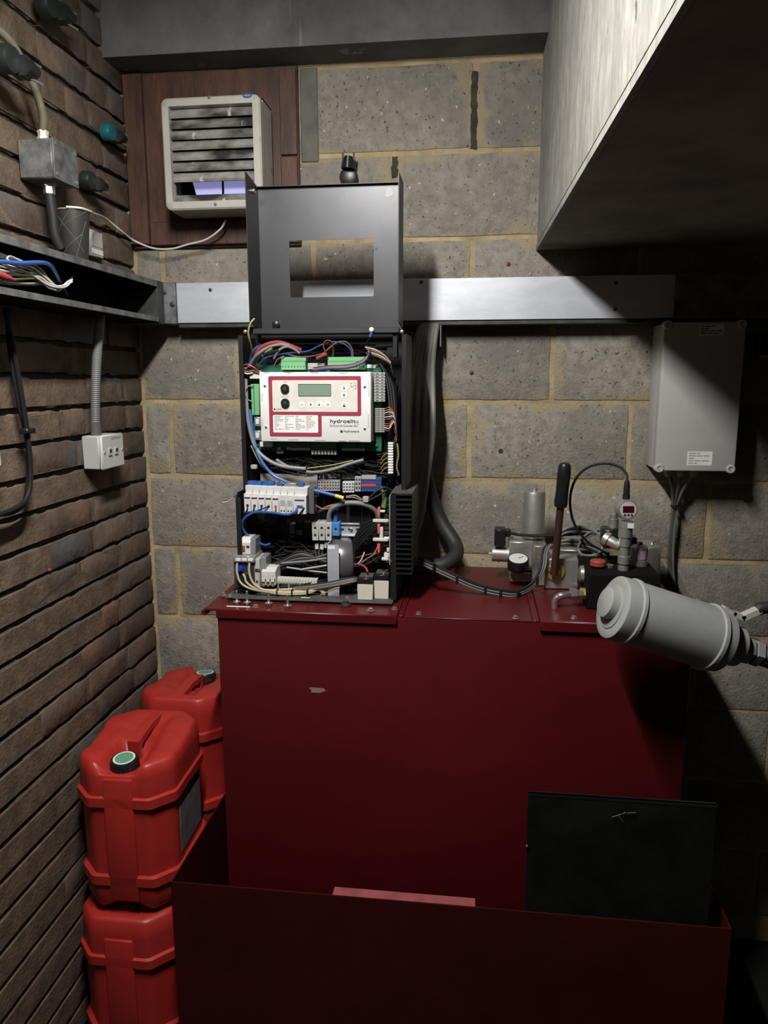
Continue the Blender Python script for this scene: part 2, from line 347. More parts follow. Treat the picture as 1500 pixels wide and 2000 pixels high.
# back wall: blocks in running bond on a bed of sandy mortar
wb = structure('wall_back', MB().box((-1.15, 0.0, 0), (1.6, 0.12, CEIL)), M_MORTAR, 'grey concrete block back wall with tan mortar')
BM = {}
def block(L, i):
    k = (round(L, 3), i % 5)
    if k not in BM: BM[k] = slab_mesh('block', L, 0.2125, 0.0045, 0.004, 0.003, max(3, int(L*18)), 4, 0.0016, i % 5 + int(L*100), M_BLOCK, 'y')
    return BM[k]
bi = 0
for row in range(-8, 6):
    zc = G + row*0.225 + 0.116
    off = -0.023 if row % 2 else 0.205
    if zc > CEIL - 0.05 or zc < 0.05: continue
    xs = [off+0.45*k for k in range(-3, 5)]
    xs = [x for x in xs if WX+0.04 < x < 1.5]
    edges = [WX] + xs + [1.5]
    for a, b in zip(edges[:-1], edges[1:]):
        L = round(b-a-0.0135, 3)
        if L < 0.04: continue
        bi += 1; place('block', block(L, bi*7+row), ((a+b)/2, 0.0, zc + random.uniform(-0.0015, 0.0015)), wb)
M_STAIN = mat('dark_stained_mortar', (0.045, 0.04, 0.03), 0.9, var=0.4, scale=30)  # dark colour for two stained, open upright joints
for (px, y0, y1) in [(926, 138, 292), (772, 306, 348)]:
    a, b = at(px, y0, -0.001), at(px, y1, -0.001); H_ = a.z-b.z
    me_ = slab_mesh('stained_open_joint', 0.017, H_, 0.0045, 0.004, 0.002, 2, int(H_*90), 0.003, px, M_STAIN, 'y'); place('stained_open_joint', me_, ((a.x+b.x)/2, -0.0006, (a.z+b.z)/2), wb)
# left wall: bricks with raked bed joints
HB = 0.078
wl_mb = MB().box((WX-0.14, -3.2, 0), (WX-0.017, 0.1, CEIL))
wl = structure('wall_left', wl_mb, M_JOINT, 'brown brick left wall with deep raked joints')
strips = MB()
for row in range(int(-G/HB)-1, int((CEIL-G)/HB)+1):
    zc = G + row*HB + HB/2
    if zc < 0.04 or zc > CEIL-0.04: continue
    strips.box((WX-0.03, -3.2, zc-0.031), (WX-0.0055, 0.02, zc+0.030))
strips.build('perpend_mortar', M_BRICK_MORTAR, wl, False)
BR = {}
def brick(L, i, m=M_BRICK):
    k = (round(L, 3), i % 6, m.name)
    if k not in BR: BR[k] = slab_mesh('brick', L, 0.0655, 0.0, 0.03, 0.004, 8 if L > 0.15 else 4, 2, 0.0027, i % 6 + int(L*1000), m, 'x')
    return BR[k]
rb = random.Random(3); far = MB()
for row in range(int(-G/HB)-1, int((CEIL-G)/HB)+1):
    zc = G + row*HB + HB/2
    if zc < 0.04 or zc > CEIL-0.04: continue
    y = -0.002; first = True; i = 0
    while y > -1.15:
        if first: L = rb.choice([0.10, 0.215, 0.15, 0.10, 0.19])
        else: L = rb.choice([0.215, 0.215, 0.215, 0.10, 0.215])
        first = False; i += 1
        yc = y - L/2
        pale = (row == 3 and i == 1)
        place('brick', brick(L-0.0, rb.randrange(6), M_BRICK_PALE if pale else M_BRICK), (lx(yc) + rb.uniform(-0.0025, 0.0025), yc, zc + rb.uniform(-0.003, 0.003)), wl)
        y -= L + rb.uniform(0.009, 0.014)
    far.box((WX-0.03, -3.2, zc-0.033), (WX-0.014+0.0, y, zc+0.033))
tag(far.build('brickwork', M_BRICK, wl, False), 'brickwork running on beyond the picture', None, None, 'stuff')
# concrete ring beam over the back wall, concrete stair / slab on the right
structure('trim_1', MB().box((WX-0.02, -0.12, 0.913+G), (0.3, 0.0, CEIL)), M_CONC, 'streaked grey concrete ring beam above the block wall')
XB0, XB1, ZB = 0.153, 0.229, 0.4148+G
st = MB(); st.prism([(XB0, 0, ZB+0.0215), (XB1, -3.2, ZB+0.0215), (1.5, -3.2, ZB+0.0215), (1.5, 0, ZB+0.0215)], (0, 0, CEIL-ZB-0.0215))
st_o = structure('trim_2', st, M_CONC_L, 'pale concrete downstand beam crossing the upper right')
sf = MB(); sf.prism([(XB0+0.006, 0, ZB+0.001), (XB1+0.006, -3.2, ZB+0.001), (1.5, -3.2, ZB+0.001), (1.5, 0, ZB+0.001)], (0, 0, 0.0200))
sf.build('soffit', M_SOFFIT, st_o, False)
fl = MB(); fl.prism([(XB0-0.003, 0, ZB), (XB1-0.003, -3.2, ZB), (XB1+0.006, -3.2, ZB), (XB0+0.006, 0, ZB)], (0, 0, 0.0135))
fl.build('edge_fillet', M_CONC_L, st_o, False)
fl = MB(); fl.prism([(XB0+0.001, 0, ZB+0.0136), (XB1+0.001, -3.2, ZB+0.0136), (XB1+0.0055, -3.2, ZB+0.0136), (XB0+0.0055, 0, ZB+0.0136)], (0, 0, 0.0078))
fl.build('groove', M_JOINT, st_o, False)
# grey render strip beside the plywood
X0, X1, Z0, Z1 = prect(588, 140, 622, 318, 0.0)
MB().rbox((X0, -0.008, Z0), (X1, 0.002, 0.905+G), 0.003).build('render_strip', M_PLASTER, wb)

# ================================================================== TRUNKING
TZ0, TZ1, TY = 0.2265+G, 0.3375+G, -0.075
xa = at(346, 600, TY).x; xm = at(1318, 580, TY).x
t = thing('cable_trunking', 'long galvanised cable trunking running across the block wall', 'trunking', ((xa+1.5)/2, -0.03, TZ0))
MB().box((xa, TY+0.004, TZ0+0.002), (xm, -0.006, TZ1-0.002)).build('channel', M_GALV_D, t)
MB().rbox((xa, TY, TZ0), (xm, TY+0.003, TZ1), 0.001).build('cover', M_GALV, t)
MB().rbox((xm+0.001, TY-0.002, TZ0-0.003), (1.495, -0.006, TZ1+0.002), 0.002).build('coupling', M_GALV_D, t)
MB().rbox((xa+0.0, -0.07, TZ0-0.012), (xm, -0.006, TZ0), 0.001).build('bottom_lip', M_DARKMET, t)
sc_me, _ = MB().lathe((0, 0, 0), (0, -1, 0), [(0, 0.005), (0.002, 0.005), (0.003, 0.003)], 10).mesh('screw', M_DARKMET)
for (px, py) in [(411, 566), (823, 551), (1203, 553), (1201, 604)]:
    place('screw', sc_me, at(px, py, TY) - Vector((0, 0.001, 0)), t)
XO = -0.89
t = thing('corner_trunking', 'grimy dark trunking elbow joining the two trunking runs at the corner', 'trunking', (-0.93, -0.06, TZ0))
MB().rbox((XO-0.004, TY-0.006, TZ0-0.002), (xa-0.001, -0.004, TZ1+0.002), 0.002).build('elbow_body', M_GALV_D, t)
MB().rbox((WX+0.004, -0.125, TZ0-0.004), (XO, TY-0.007, TZ1+0.002), 0.002).build('elbow_side', M_DARKMET, t)
s_ = place('screw', sc_me, at(337, 594, TY-0.007) - Vector((0, 0.001, 0)), t); s_.scale = (1.5, 1.5, 1.5)
place('screw', sc_me, at(322, 571, TY-0.007) - Vector((0, 0.001, 0)), t)
t = thing('open_trunking', 'black open-sided trunking fixed along the brick wall with its cover off', 'trunking', (-0.95, -0.6, TZ0))
YE, YN = -1.5, -0.127
MB().box((WX+0.004, YE, TZ0), (WX+0.007, YN, TZ1)).build('back_plate', M_MATT, t)  # inside plates coloured near black to stand for shade in the channel
MB().box((WX+0.007, YE, TZ1-0.003), (XO, YN, TZ1)).build('top_plate', M_MATT, t)
MB().box((WX+0.007, YE, TZ0), (XO, YN, TZ0+0.003)).build('bottom_plate', M_MATT, t)
MB().rbox((XO-0.003, YE, TZ1-0.016), (XO+0.001, YN, TZ1), 0.001).build('top_lip', M_GALV_D, t)
MB().rbox((XO-0.003, YE, TZ0), (XO+0.001, YN, TZ0+0.014), 0.001).build('bottom_lip', M_GALV_D, t)
# loose wires inside the open trunking
rw = random.Random(5)
t = thing('white_wires', 'loose bundle of cut white wires lying in the open trunking', 'wires', (-0.92, -0.7, TZ0+0.02))
for k in range(15):
    y0 = 492 + k*4.4 + rw.uniform(-3, 3); mid = (60+rw.uniform(-12, 12), 520+k*2.3+rw.uniform(-5, 5))
    pts = [(-40, y0-14), (0, y0+2), mid, (98+rw.uniform(-8, 8), 552+rw.uniform(-8, 8)), (112+rw.uniform(-4, 8), 566+rw.uniform(-8, 3))]
    if k < 6: pts += [(130, 558+rw.uniform(-6, 3)), (141, 545+rw.uniform(-4, 6))]
    MB().tube(pathx(pts, -0.915-0.003*(k % 5)), 0.0021, 6, 4).build('wire', M_CYEL if k == 11 else M_CWHITE, t)
MB().tube(pathx([(14, 503), (20, 500), (32, 505), (45, 512), (25, 511), (15, 507), (14, 503)], -0.905), 0.0016, 6, 4).build('wire_loop', M_CWHITE, t)
tag(MB().tube(pathx([(-40, 512, -0.9), (0, 511, -0.9), (40, 514, -0.9), (85, 513, -0.9), (102, 523, -0.905), (114, 545, -0.93), (130, 577, -0.95)]), 0.0044, 8, 6).build('blue_cable', M_CBLUE),
    'thick blue cable bending down among white wires in the open trunking', 'cable')
rc = MB(); a, b = atx(-25, 528, -0.9), atx(28, 547, -0.9); rc.lathe(a, b-a, [(0, 0.008), ((b-a).length*0.6, 0.0075), ((b-a).length, 0.003)], 10)
tag(rc.build('red_connector', M_CRED), 'bright red cable sleeve poking out of the open trunking', 'connector')

# ================================================================== LEFT WALL FITTINGS
# junction box
JX0, JX1 = lx(-0.5)+0.003, -0.925
a, b = atx(46, 272, JX1), atx(103, 268, JX1); c_, d_ = atx(150, 303, JX1), atx(105, 345, JX1)
jy0, jy1 = atx(103, 270, JX1).y, atx(150, 305, JX1).y
jz0, jz1 = atx(105, 345, JX1).z, atx(103, 268, JX1).z
t = thing('junction_box', 'square grey metal junction box on the brick wall with a cable gland', 'box', ((JX0+JX1)/2, (jy0+jy1)/2, jz0))
MB().rbox((JX0, jy0, jz0), (JX1-0.004, jy1, jz1), 0.003).build('box_body', M_GALV_D, t)
MB().rbox((JX1-0.004, jy0-0.001, jz0-0.001), (JX1, jy1+0.001, jz1+0.001), 0.001).build('lid', M_GALV_D, t)
for (yy, zz) in [(jy0+0.008, jz0+0.01), (jy0+0.008, jz1-0.01), (jy1-0.008, jz1-0.01), (jy1-0.008, jz0+0.01)]:
    MB().cyl((JX1, yy, zz), (JX1+0.002, yy, zz), 0.004, n=8).build('screw', M_STEEL, t)
jc = Vector(((JX0+JX1)/2-0.005, (jy0+jy1)/2-0.01, 0))
gx = at(84, 262, jc.y).x
MB().lathe((gx, jc.y, jz1), (0, 0, 1), [(0, 0.0135), (0.012, 0.0135), (0.012, 0.011), (0.02, 0.011), (0.022, 0.012), (0.026, 0.012)], 6).build('gland', M_CREAM, t)
gx2 = at(96, 372, jc.y).x
MB().lathe((gx2, jc.y, jz0), (0, 0, -1), [(0, 0.016), (0.008, 0.016), (0.008, 0.0125), (0.024, 0.0125)], 6).build('gland', M_STEEL, t)
tag(MB().tube([(gx, jc.y, jz1+0.02), at(84, 225, jc.y-0.01), at(67, 170, jc.y-0.03), at(42, 115, jc.y-0.06), at(12, 72, jc.y-0.1), at(-30, 40, jc.y-0.14)], 0.0085, 10, 8).build('armoured_cable', mat('dull_olive_cable', (0.16, 0.15, 0.10), 0.5, var=0.2), None),
    'olive grey cable curving up from the junction box', 'cable')
tag(MB().tube([(gx2, jc.y, jz0-0.02), at(103, 420, jc.y+0.005), at(108, 460, jc.y+0.01), at(119, 486, jc.y+0.02)], 0.011, 10, 8).build('black_conduit', M_RUB),
    'short black flexible conduit dropping from junction box to trunking', 'conduit')
# cable clips (ribbed pads with two pins)
def clip(name, px, py, label, m, X, s=1.0, group='plastic cable clips on the walls', ang=0.0, back=False):
    t = thing(name, label, 'cable clip', atx(px, py, X) if not back else at(px, py, X), group)
    p = WLOC[t.name]
    d = Vector((1, -0.1, -0.12)).normalized() if not back else Vector((0, -1, -0.05)).normalized()
    MB().lathe(p - d*0.006, d, [(0, 0.022*s), (0.018*s, 0.022*s), (0.024*s, 0.019*s), (0.026*s, 0.012*s)], 18).build('clip_base', m, t)
    side = Vector((0, 0.85, -0.1)).normalized() if not back else Vector((0.1, 0, 1)).normalized()
    for k in range(4):
        q = p + d*(0.010+0.007*k)*s + side*0.016*s
        MB().lathe(q, side, [(0, 0.017*s), (0.022*s, 0.015*s)], 10).build('rib', M_DGREEN, t) if k % 2 == 0 else MB().lathe(q, side, [(0, 0.012*s), (0.026*s, 0.010*s)], 10).build('rib', M_BLKPL, t)
    e = Vector((0, 0, 1)) if not back else Vector((1, 0, 0))
    for sg in (-1, 1):
        q = p + d*0.022*s + e*0.013*sg*s + side*0.02*s
        MB().cyl(q, q + (side*0.5+d*0.25)*0.06*s, 0.0022*s, n=6).build('pin', M_GALV_D, t)
clip('cable_clip', 208, 258, 'teal capped cable clip with steel pins beside the plywood', M_TEAL, -0.985)
clip('cable_clip', 168, 352, 'dark grey cable clip on the bricks beside the junction box', M_DGREEN, -0.985)
clip('cable_clip', 6, 115, 'dark green cable clip holding the olive cable at the left edge', M_DGREEN, -0.95, 1.25)
clip('cable_clip', 86, 10, 'dark cable clip near the top of the brick wall', M_DGREEN, -0.98, 1.25)
clip('cable_clip', 682, 348, 'black cable clip on the block wall above the black cover', M_BLKPL, -0.012, 1.15, back=True)
# cup on the trunking
cb_ = Vector((-0.94, atx(148, 500, -0.94).y, TZ1+0.001)); ct = 0.115
t = thing('paper_cup', 'charcoal paper cup with thin crossing lines standing on the trunking', 'cup', cb_)
MB().lathe(cb_, (0, 0, 1), [(0, 0.026), (0.003, 0.0275), (ct-0.003, 0.037), (ct-0.003, 0.0355), (0.01, 0.026)], 28, False).build('cup_wall', M_CUP, t)
MB().tube([cb_+Vector((0.0372*math.cos(k*math.pi/16), 0.0372*math.sin(k*math.pi/16), ct-0.002)) for k in range(33)], 0.0016, 6, 1).build('rim', M_TAN, t)
MB().lathe(cb_, (0, 0, 1), [(0.004, 0.0), (0.005, 0.0275)], 20, False).build('cup_base', M_CUP, t)
def cup_pt(an, h, off=0.0005): r = 0.0275+(0.037-0.0275)*h/ct+off; return cb_+Vector((r*math.cos(an), r*math.sin(an), h))
for (a0, h0, a1, h1) in [(-2.2, 0.10, -0.4, 0.02), (-2.0, 0.02, -0.5, 0.06), (-2.4, 0.06, -1.2, 0.11), (-0.2, 0.11, -1.8, 0.075), (-1.0, 0.01, -0.2, 0.09), (-2.6, 0.03, -1.7, 0.01)]:
    MB().tube([cup_pt(a0+(a1-a0)*k/8, h0+(h1-h0)*k/8) for k in range(9)], 0.0006, 5, 1).build('printed_line', M_CUPL, t)
# little label box on the bricks
X_ = lx(-0.25)+0.02; ya, yb = atx(177, 470, X_).y, atx(201, 480, X_).y; za, zb = atx(190, 500, X_).z, atx(190, 452, X_).z
t = thing('fused_unit', 'small grey box with white label on bricks beside the cup', 'box', (X_, (ya+yb)/2, za))
MB().rbox((lx(-0.25)+0.002, ya, za-0.003), (X_, yb, zb), 0.002).build('case', M_GREYT, t)
MB().box((X_, ya+0.004, za+(zb-za)*0.36), (X_+0.001, yb-0.003, zb-0.003)).build('label', M_GREY, t)
MB().box((X_, ya+0.004, za+0.004), (X_+0.001, yb-0.003, za+(zb-za)*0.26)).build('label', M_LABEL, t)
MB().box((X_+0.001, ya+0.009, za+(zb-za)*0.45), (X_+0.0014, ya+0.016, zb-0.008)).build('print', M_PRINTG, t)
# thin white flex: heater to the cup rim
cr = cup_pt(0.4, ct, 0.003)
tag(MB().tube([at(441, 430, -0.07), at(430, 448, -0.07), at(402, 468, -0.06), at(365, 478, -0.055), at(335, 486, -0.055), at(300, 485, -0.055), at(262, 470, -0.06), at(238, 452, -0.12), at(205, 426, -0.2), at(180, 416, cr.y+0.03), cr, cup_pt(-0.6, ct, 0.003), cup_pt(-1.4, ct, 0.003)], 0.0027, 8, 6).build('white_flex', M_CWHITE),
    'thin white flex looping from the wall fan to the paper cup', 'cable')
# twin outlet with its grey flexible conduit
SX1 = -0.952; sy0, sy1 = atx(198, 850, SX1).y, atx(240, 852, SX1).y; sz0, sz1 = atx(202, 918, SX1).z, atx(198, 852, SX1).z
t = thing('data_outlet', 'pale grey twin outlet box screwed to the brick wall', 'outlet', ((WX+SX1)/2, (sy0+sy1)/2, sz0))
MB().rbox((lx(sy0)+0.003, sy0, sz0), (SX1-0.009, sy1, sz1), 0.003).build('back_box', M_GREY, t)
MB().rbox((SX1-0.009, sy0-0.001, sz0-0.001), (SX1, sy1+0.001, sz1+0.001), 0.003).build('faceplate', M_WHITE, t)
zc = (sz0+sz1)/2
for k in (0.33, 0.62):
    yy = sy0+(sy1-sy0)*k
    MB().rbox((SX1, yy-0.009, zc-0.010), (SX1+0.003, yy+0.009, zc+0.010), 0.001).build('jack', M_GREY, t)
    MB().box((SX1+0.003, yy-0.006, zc-0.002), (SX1+0.0034, yy+0.006, zc+0.006)).build('jack_slot', M_PRINT, t)
for k in (0.08, 0.92): MB().cyl((SX1, sy0+(sy1-sy0)*k, zc), (SX1+0.002, sy0+(sy1-sy0)*k, zc), 0.0032, n=8).build('screw', M_STEEL, t)
MB().box((SX1, sy0+0.05, sz1-0.012), (SX1+0.0004, sy1-0.012, sz1-0.006)).build('print', M_PRINTG, t)
cx_ = (lx(sy0)+SX1)/2; cyy = (sy0+sy1)/2-0.03
t = thing('flexible_conduit', 'ribbed grey flexible conduit hanging from trunking to the twin outlet', 'conduit', (cx_, cyy, sz1))
MB().lathe((cx_, cyy, sz1), (0, 0, 1), [(0, 0.0135), (0.034, 0.0135), (0.034, 0.0115), (0.04, 0.0115)], 16).build('end_fitting', M_CGREYD, t)
c0 = Vector((cx_, cyy, sz1+0.03)); c1 = Vector((-0.945, cyy-0.005, TZ0)); cv = MB()
cpts = [c0.lerp(c1, k/110) + Vector((0.006*math.sin(k/110*math.pi), -0.02*math.sin(k/110*math.pi), 0)) for k in range(111)]
vs = []; fs = []
for k, p in enumerate(cpts):
    for j in range(12): an = j*math.pi/6; r = 0.0108 if k % 2 else 0.0122; vs.append(p+Vector((r*math.cos(an), r*math.sin(an), 0)))
for k in range(110):
    for j in range(12): fs.append((k*12+j, k*12+(j+1) % 12, (k+1)*12+(j+1) % 12, (k+1)*12+j))
cv.add(vs, fs); cv.build('ribbed_hose', M_CGREY, t)
# black cables hanging on the left
t = thing('hanging_cables', 'pair of black cables hanging down the bricks below the open trunking', 'cable', atx(50, 830, -0.985))
MB().tube(pathx([(15, 600), (20, 680), (38, 790), (52, 850), (57, 920), (50, 975), (25, 1000), (-20, 1005)], -0.985), 0.006, 8, 8).build('cable', M_CBLK, t)
MB().tube(pathx([(10, 600), (28, 690), (42, 770), (54, 850), (60, 920), (55, 965), (35, 990), (-20, 1012)], -0.975), 0.0055, 8, 8).build('cable', M_CBLK, t)
p_ = atx(50, 842, -0.975); MB().rbox(p_-Vector((0.01, 0.012, 0.006)), p_+Vector((0.012, 0.02, 0.006)), 0.002).build('cable_tie', M_BLKPL, t)
a = atx(-14, 840, -0.96); b = atx(5, 912, -0.96)
tag(MB().rbox((lx(-0.7)+0.003, a.y-0.05, b.z), (-0.96, b.y, a.z), 0.004).build('white_socket', M_WHITE), 'white plastic box cut off by the left edge of the picture', 'box')
tag(MB().lathe(atx(97, 1113, lx(-0.45)+0.0005)-Vector((0.004, 0, 0)), (1, 0, 0), [(0, 0.004), (0.006, 0.004), (0.007, 0.002)], 8).build('wall_plug', mat('bright_red_plug', (0.75, 0.04, 0.03), 0.4)), 'tiny red wall plug in the brick wall', 'wall plug', 'wall plugs')
for (px, py, lab) in [(993, 516, 'red wall plug in the block above the trunking'), (921, 728, 'red wall plug in the block below the trunking')]:
    tag(MB().lathe(at(px, py, -0.004)+Vector((0, 0.004, 0)), (0, -1, 0), [(0, 0.006), (0.005, 0.006), (0.006, 0.004)], 8).build('wall_plug', mat('dull_red_plug', (0.09, 0.012, 0.014), 0.6)), lab, 'wall plug', 'wall plugs')
MB().lathe(at(978, 881, -0.0045), (0, -1, 0), [(0, 0.007), (0.0006, 0.0065)], 10).build('drill_hole', M_PRINT, wb)

# ================================================================== PLYWOOD AND FAN
t = thing('plywood_board', 'dark red brown plywood panel filling the opening round the fan', 'panel', (-0.755, -0.01, 0.44+G))
MB().rbox((WX+0.004, -0.016, 0.442+G), (-0.505, -0.0055, 0.908+G), 0.002).build('sheet', M_PLY, t)
MB().rbox((WX+0.005, -0.034, 0.452+G), (WX+0.06, -0.017, 0.904+G), 0.002).build('batten', M_PLY, t)
MB().rbox((WX+0.062, -0.030, 0.448+G), (-0.56, -0.017, 0.512+G), 0.002).build('batten', M_PLY, t)
MB().rbox((-0.556, -0.024, 0.448+G), (-0.508, -0.017, 0.676+G), 0.002).build('batten', M_PLY, t)
MB().rbox((-0.556, -0.024, 0.680+G), (-0.508, -0.017, 0.9+G), 0.002).build('batten', M_PLY, t)
HY = -0.15
h00, h10, h11, h01 = at(327, 413, HY), at(507, 403, HY), at(514, 182, HY), at(309, 192, HY)
hx0, hx1, hz0, hz1 = (h00.x+h01.x)/2, (h10.x+h11.x)/2, (h00.z+h10.z)/2, (h01.z+h11.z)/2
t = thing('extractor_fan', 'dirty cream extractor fan with grimy, shade-streaked slatted louvre', 'fan', ((hx0+hx1)/2, -0.07, hz0))
fr_ = 0.021
def rrect(x0, x1, z0, z1, r, n=5):
    pts = []
    for (cx, cz, a0) in [(x1-r, z0+r, -90), (x1-r, z1-r, 0), (x0+r, z1-r, 90), (x0+r, z0+r, 180)]:
        for k in range(n+1): an = math.radians(a0+90*k/n); pts.append((cx+r*math.cos(an), cz+r*math.sin(an)))
    return pts
def ringframe(outer, inner, y0, y1, chamf=0.004):
    """a frame between two equal-length outlines, from y0 (front) to y1 (back)"""
    n = len(outer); mb = MB(); cx = sum(p[0] for p in outer)/n; cz = sum(p[1] for p in outer)/n
    def sc(p, d): return (p[0]-math.copysign(d, p[0]-cx), p[1]-math.copysign(d, p[1]-cz))
    vs = [(p[0], y1, p[1]) for p in outer] + [(p[0], y0+chamf, p[1]) for p in outer] + [(sc(p, chamf)[0], y0, sc(p, chamf)[1]) for p in outer] + [(p[0], y0, p[1]) for p in inner] + [(p[0], y1, p[1]) for p in inner]
    fs = [(i+a*n, (i+1) % n+a*n, (i+1) % n+(a+1)*n, i+(a+1)*n) for a in range(4) for i in range(n)] + [(i+4*n, (i+1) % n+4*n, (i+1) % n, i) for i in range(n)]
    return mb.add(vs, fs)
ringframe(rrect(hx0, hx1, hz0, hz1, 0.018), rrect(hx0+fr_, hx1-fr_, hz0+fr_, hz1-fr_, 0.002), HY, HY+0.03).build('fan_frame', M_HEAT, t)
hb = MB(); ins = 0.0015
for (a, b) in [((hx0+ins, HY+0.03, hz0+ins), (hx0+ins+0.004, -0.035, hz1-ins)), ((hx1-ins-0.004, HY+0.03, hz0+ins), (hx1-ins, -0.035, hz1-ins)), ((hx0+ins, HY+0.03, hz0+ins), (hx1-ins, -0.035, hz0+ins+0.004)), ((hx0+ins, HY+0.03, hz1-ins-0.004), (hx1-ins, -0.035, hz1-ins))]: hb.box(a, b)
hb.build('fan_casing', M_HEAT, t)
MB().box((hx0+ins+0.004, -0.045, hz0+ins+0.004), (hx1-ins-0.004, -0.036, hz1-ins-0.004)).build('dark_back', M_BLK, t)
lx0, lx1, lz0, lz1 = hx0+fr_+0.001, hx1-fr_-0.001, hz0+fr_, hz1-fr_
ns = 9; hs = (lz1-lz0)/ns; rs = random.Random(4)
for k in range(ns-2):
    zt = lz1 - k*hs; q = rs.uniform(-0.003, 0.003)
    ang_poly = [(HY+0.022, zt), (HY+0.013+q, zt-hs*0.35), (HY+0.007+q, zt-hs*0.8), (HY+0.010+q, zt-hs*1.02), (HY+0.0115+q, zt-hs*1.02), (HY+0.010+q, zt-hs*0.8), (HY+0.015+q, zt-hs*0.35), (HY+0.024, zt)]
    MB().prism([(lx0, y, z) for (y, z) in ang_poly], (lx1-lx0, 0, 0)).build('louvre_slat', M_LOUV, t)
zt = lz1-(ns-2)*hs
MB().prism([(lx0, HY+0.03, zt-hs*1.15), (lx0, HY+0.012, zt-hs*2+0.001), (lx0, HY+0.010, zt-hs*2+0.001), (lx0, HY+0.028, zt-hs*1.15)], (lx1-lx0, 0, 0)).build('louvre_slat', M_LOUV, t)
for (u0, u1) in ((0.22, 0.53), (0.56, 0.96)):
    MB().prism([(lx0+(lx1-lx0)*u0, HY+0.05, zt-hs*1.3), (lx0+(lx1-lx0)*u1, HY+0.05, zt-hs*1.3), (lx0+(lx1-lx0)*u1, HY+0.05, zt+hs*0.3), (lx0+(lx1-lx0)*(u0-(0.05 if u0 < 0.3 else 0)), HY+0.05, zt+hs*0.3)], (0, 0.002, 0)).build('daylight_pane', M_SKY, t)
bx, bz = at(483, 187, HY).x, at(483, 187, HY).z
bd = MB(); bd.add([(bx, HY-0.001, bz)]+[(bx+0.0125*math.cos(k*math.pi/12), HY-0.001, bz+0.0058*math.sin(k*math.pi/12)) for k in range(24)], [(0, k+1, (k+1) % 24+1) for k in range(24)])
bo = bd.build('maker_badge', M_BLUE, t, False); MB().box((bx-0.008, HY-0.0016, bz-0.0009), (bx+0.008, HY-0.001, bz+0.0012)).build('badge_print', M_PURP, bo)
for (px, py) in [(409, 190), (421, 399)]: MB().lathe(at(px, py, HY), (0, -1, 0), [(0, 0.004), (0.002, 0.004), (0.003, 0.0025)], 10).build('screw', M_GALV_D, t)

# ================================================================== WALL ENCLOSURE ON THE RIGHT
EY = -0.14
ex0, ex1, ez0, ez1 = 0.4705, 0.6725, -0.172+G, 0.2110+G
t = thing('wall_enclosure', 'tall light grey plastic enclosure mounted on the block wall', 'enclosure', ((ex0+ex1)/2, -0.07, ez0))
MB().rbox((ex0+0.002, EY+0.034, ez0+0.002), (ex1-0.002, -0.006, ez1-0.002), 0.003, 2).build('enclosure_base', M_GREY, t)
lid = MB().rbox((ex0, EY, ez0), (ex1, EY+0.032, ez1), 0.005, 2).build('enclosure_lid', M_GREY, t)
for (sx, sz) in [(0, 0), (1, 0), (0, 1), (1, 1)]:
    p = Vector((ex0+0.011 if not sx else ex1-0.011, EY+0.006, ez0+0.007 if not sz else ez1-0.007))
    cs = MB().lathe(p, (0, -1, 0), [(-0.02, 0.012), (0.006, 0.012), (0.008, 0.0105), (0.0085, 0.0065), (0.003, 0.006)], 16).build('corner_boss', M_GREY, t)
    MB().cyl(p+Vector((0, -0.0035, 0)), p+Vector((0, -0.005, 0)), 0.0055, n=10).build('screw', M_DARKMET, cs)
def label_lines(par, X0, X1, Z0, Z1, Y, n, m=M_PRINTG, seed=1):
    rn = random.Random(seed); h = (Z1-Z0)/(n+0.6); mb = MB()
    for k in range(n):
        z = Z1 - h*(k+0.9); x = X0+(X1-X0)*0.06
        while x < X1-(X1-X0)*0.15:
            w_ = rn.uniform(0.10, 0.3)*(X1-X0); xe = min(x+w_, X1-(X1-X0)*0.05); mb.box((x, Y, z), (xe, Y+0.0003, z+h*0.42)); x = xe+(X1-X0)*0.04
            if rn.random() < 0.25: break
    return mb.build('print', m, par, False)
X0, X1, Z0, Z1 = prect(1342, 882, 1391, 909, EY)
l1 = MB().box((X0, EY-0.0006, Z0), (X1, EY, Z1)).build('rating_label', M_LABEL, t); label_lines(l1, X0, X1, Z0, Z1, EY-0.0010, 5, M_PRINTG, 2)
X0, X1, Z0, Z1 = prect(1366, 634, 1414, 655, EY)
l1 = MB().box((X0, EY-0.0006, Z0), (X1, EY, Z1)).build('warning_label', M_LABEL, t); label_lines(l1, X0, X1, Z0, Z1, EY-0.0010, 4, M_PRINT, 3)
gland_x = [at(px, 930, -0.085).x for px in (1305, 1330, 1355)]
for gx in gland_x: MB().lathe((gx, -0.085, ez0+0.002), (0, 0, -1), [(0, 0.0125), (0.016, 0.0125), (0.018, 0.009), (0.024, 0.008)], 12).build('cable_gland', M_GREYT, t)
t = thing('enclosure_cables', 'grey cables dropping from the enclosure glands, tied in a bunch', 'cable', at(1312, 1100, -0.03))
tie = at(1318, 988, -0.05)
for k, gx in enumerate(gland_x):
    MB().tube([(gx, -0.085, ez0-0.018), (gx*0.6+tie.x*0.4, -0.075, ez0-0.04), tie+Vector((0.005*(k-1), 0.002*k, 0)), at(1313+3*(k-1), 1040, -0.04), at(1310+4*(k-1), 1100, -0.025), at(1314+3*(k-1), 1160, -0.02), at(1310+3*(k-1), 1240, -0.02)], 0.0045, 8, 6).build('cable', M_CGREYD if k != 2 else M_CGREY, t)
MB().lathe(tie-Vector((0, 0, 0.003)), (0, 0, 1), [(0, 0.0115), (0.006, 0.0115)], 10).build('cable_tie', M_BLKPL, t)
X0, X1, Z0, Z1 = prect(1481, 648, 1540, 702, -0.06)
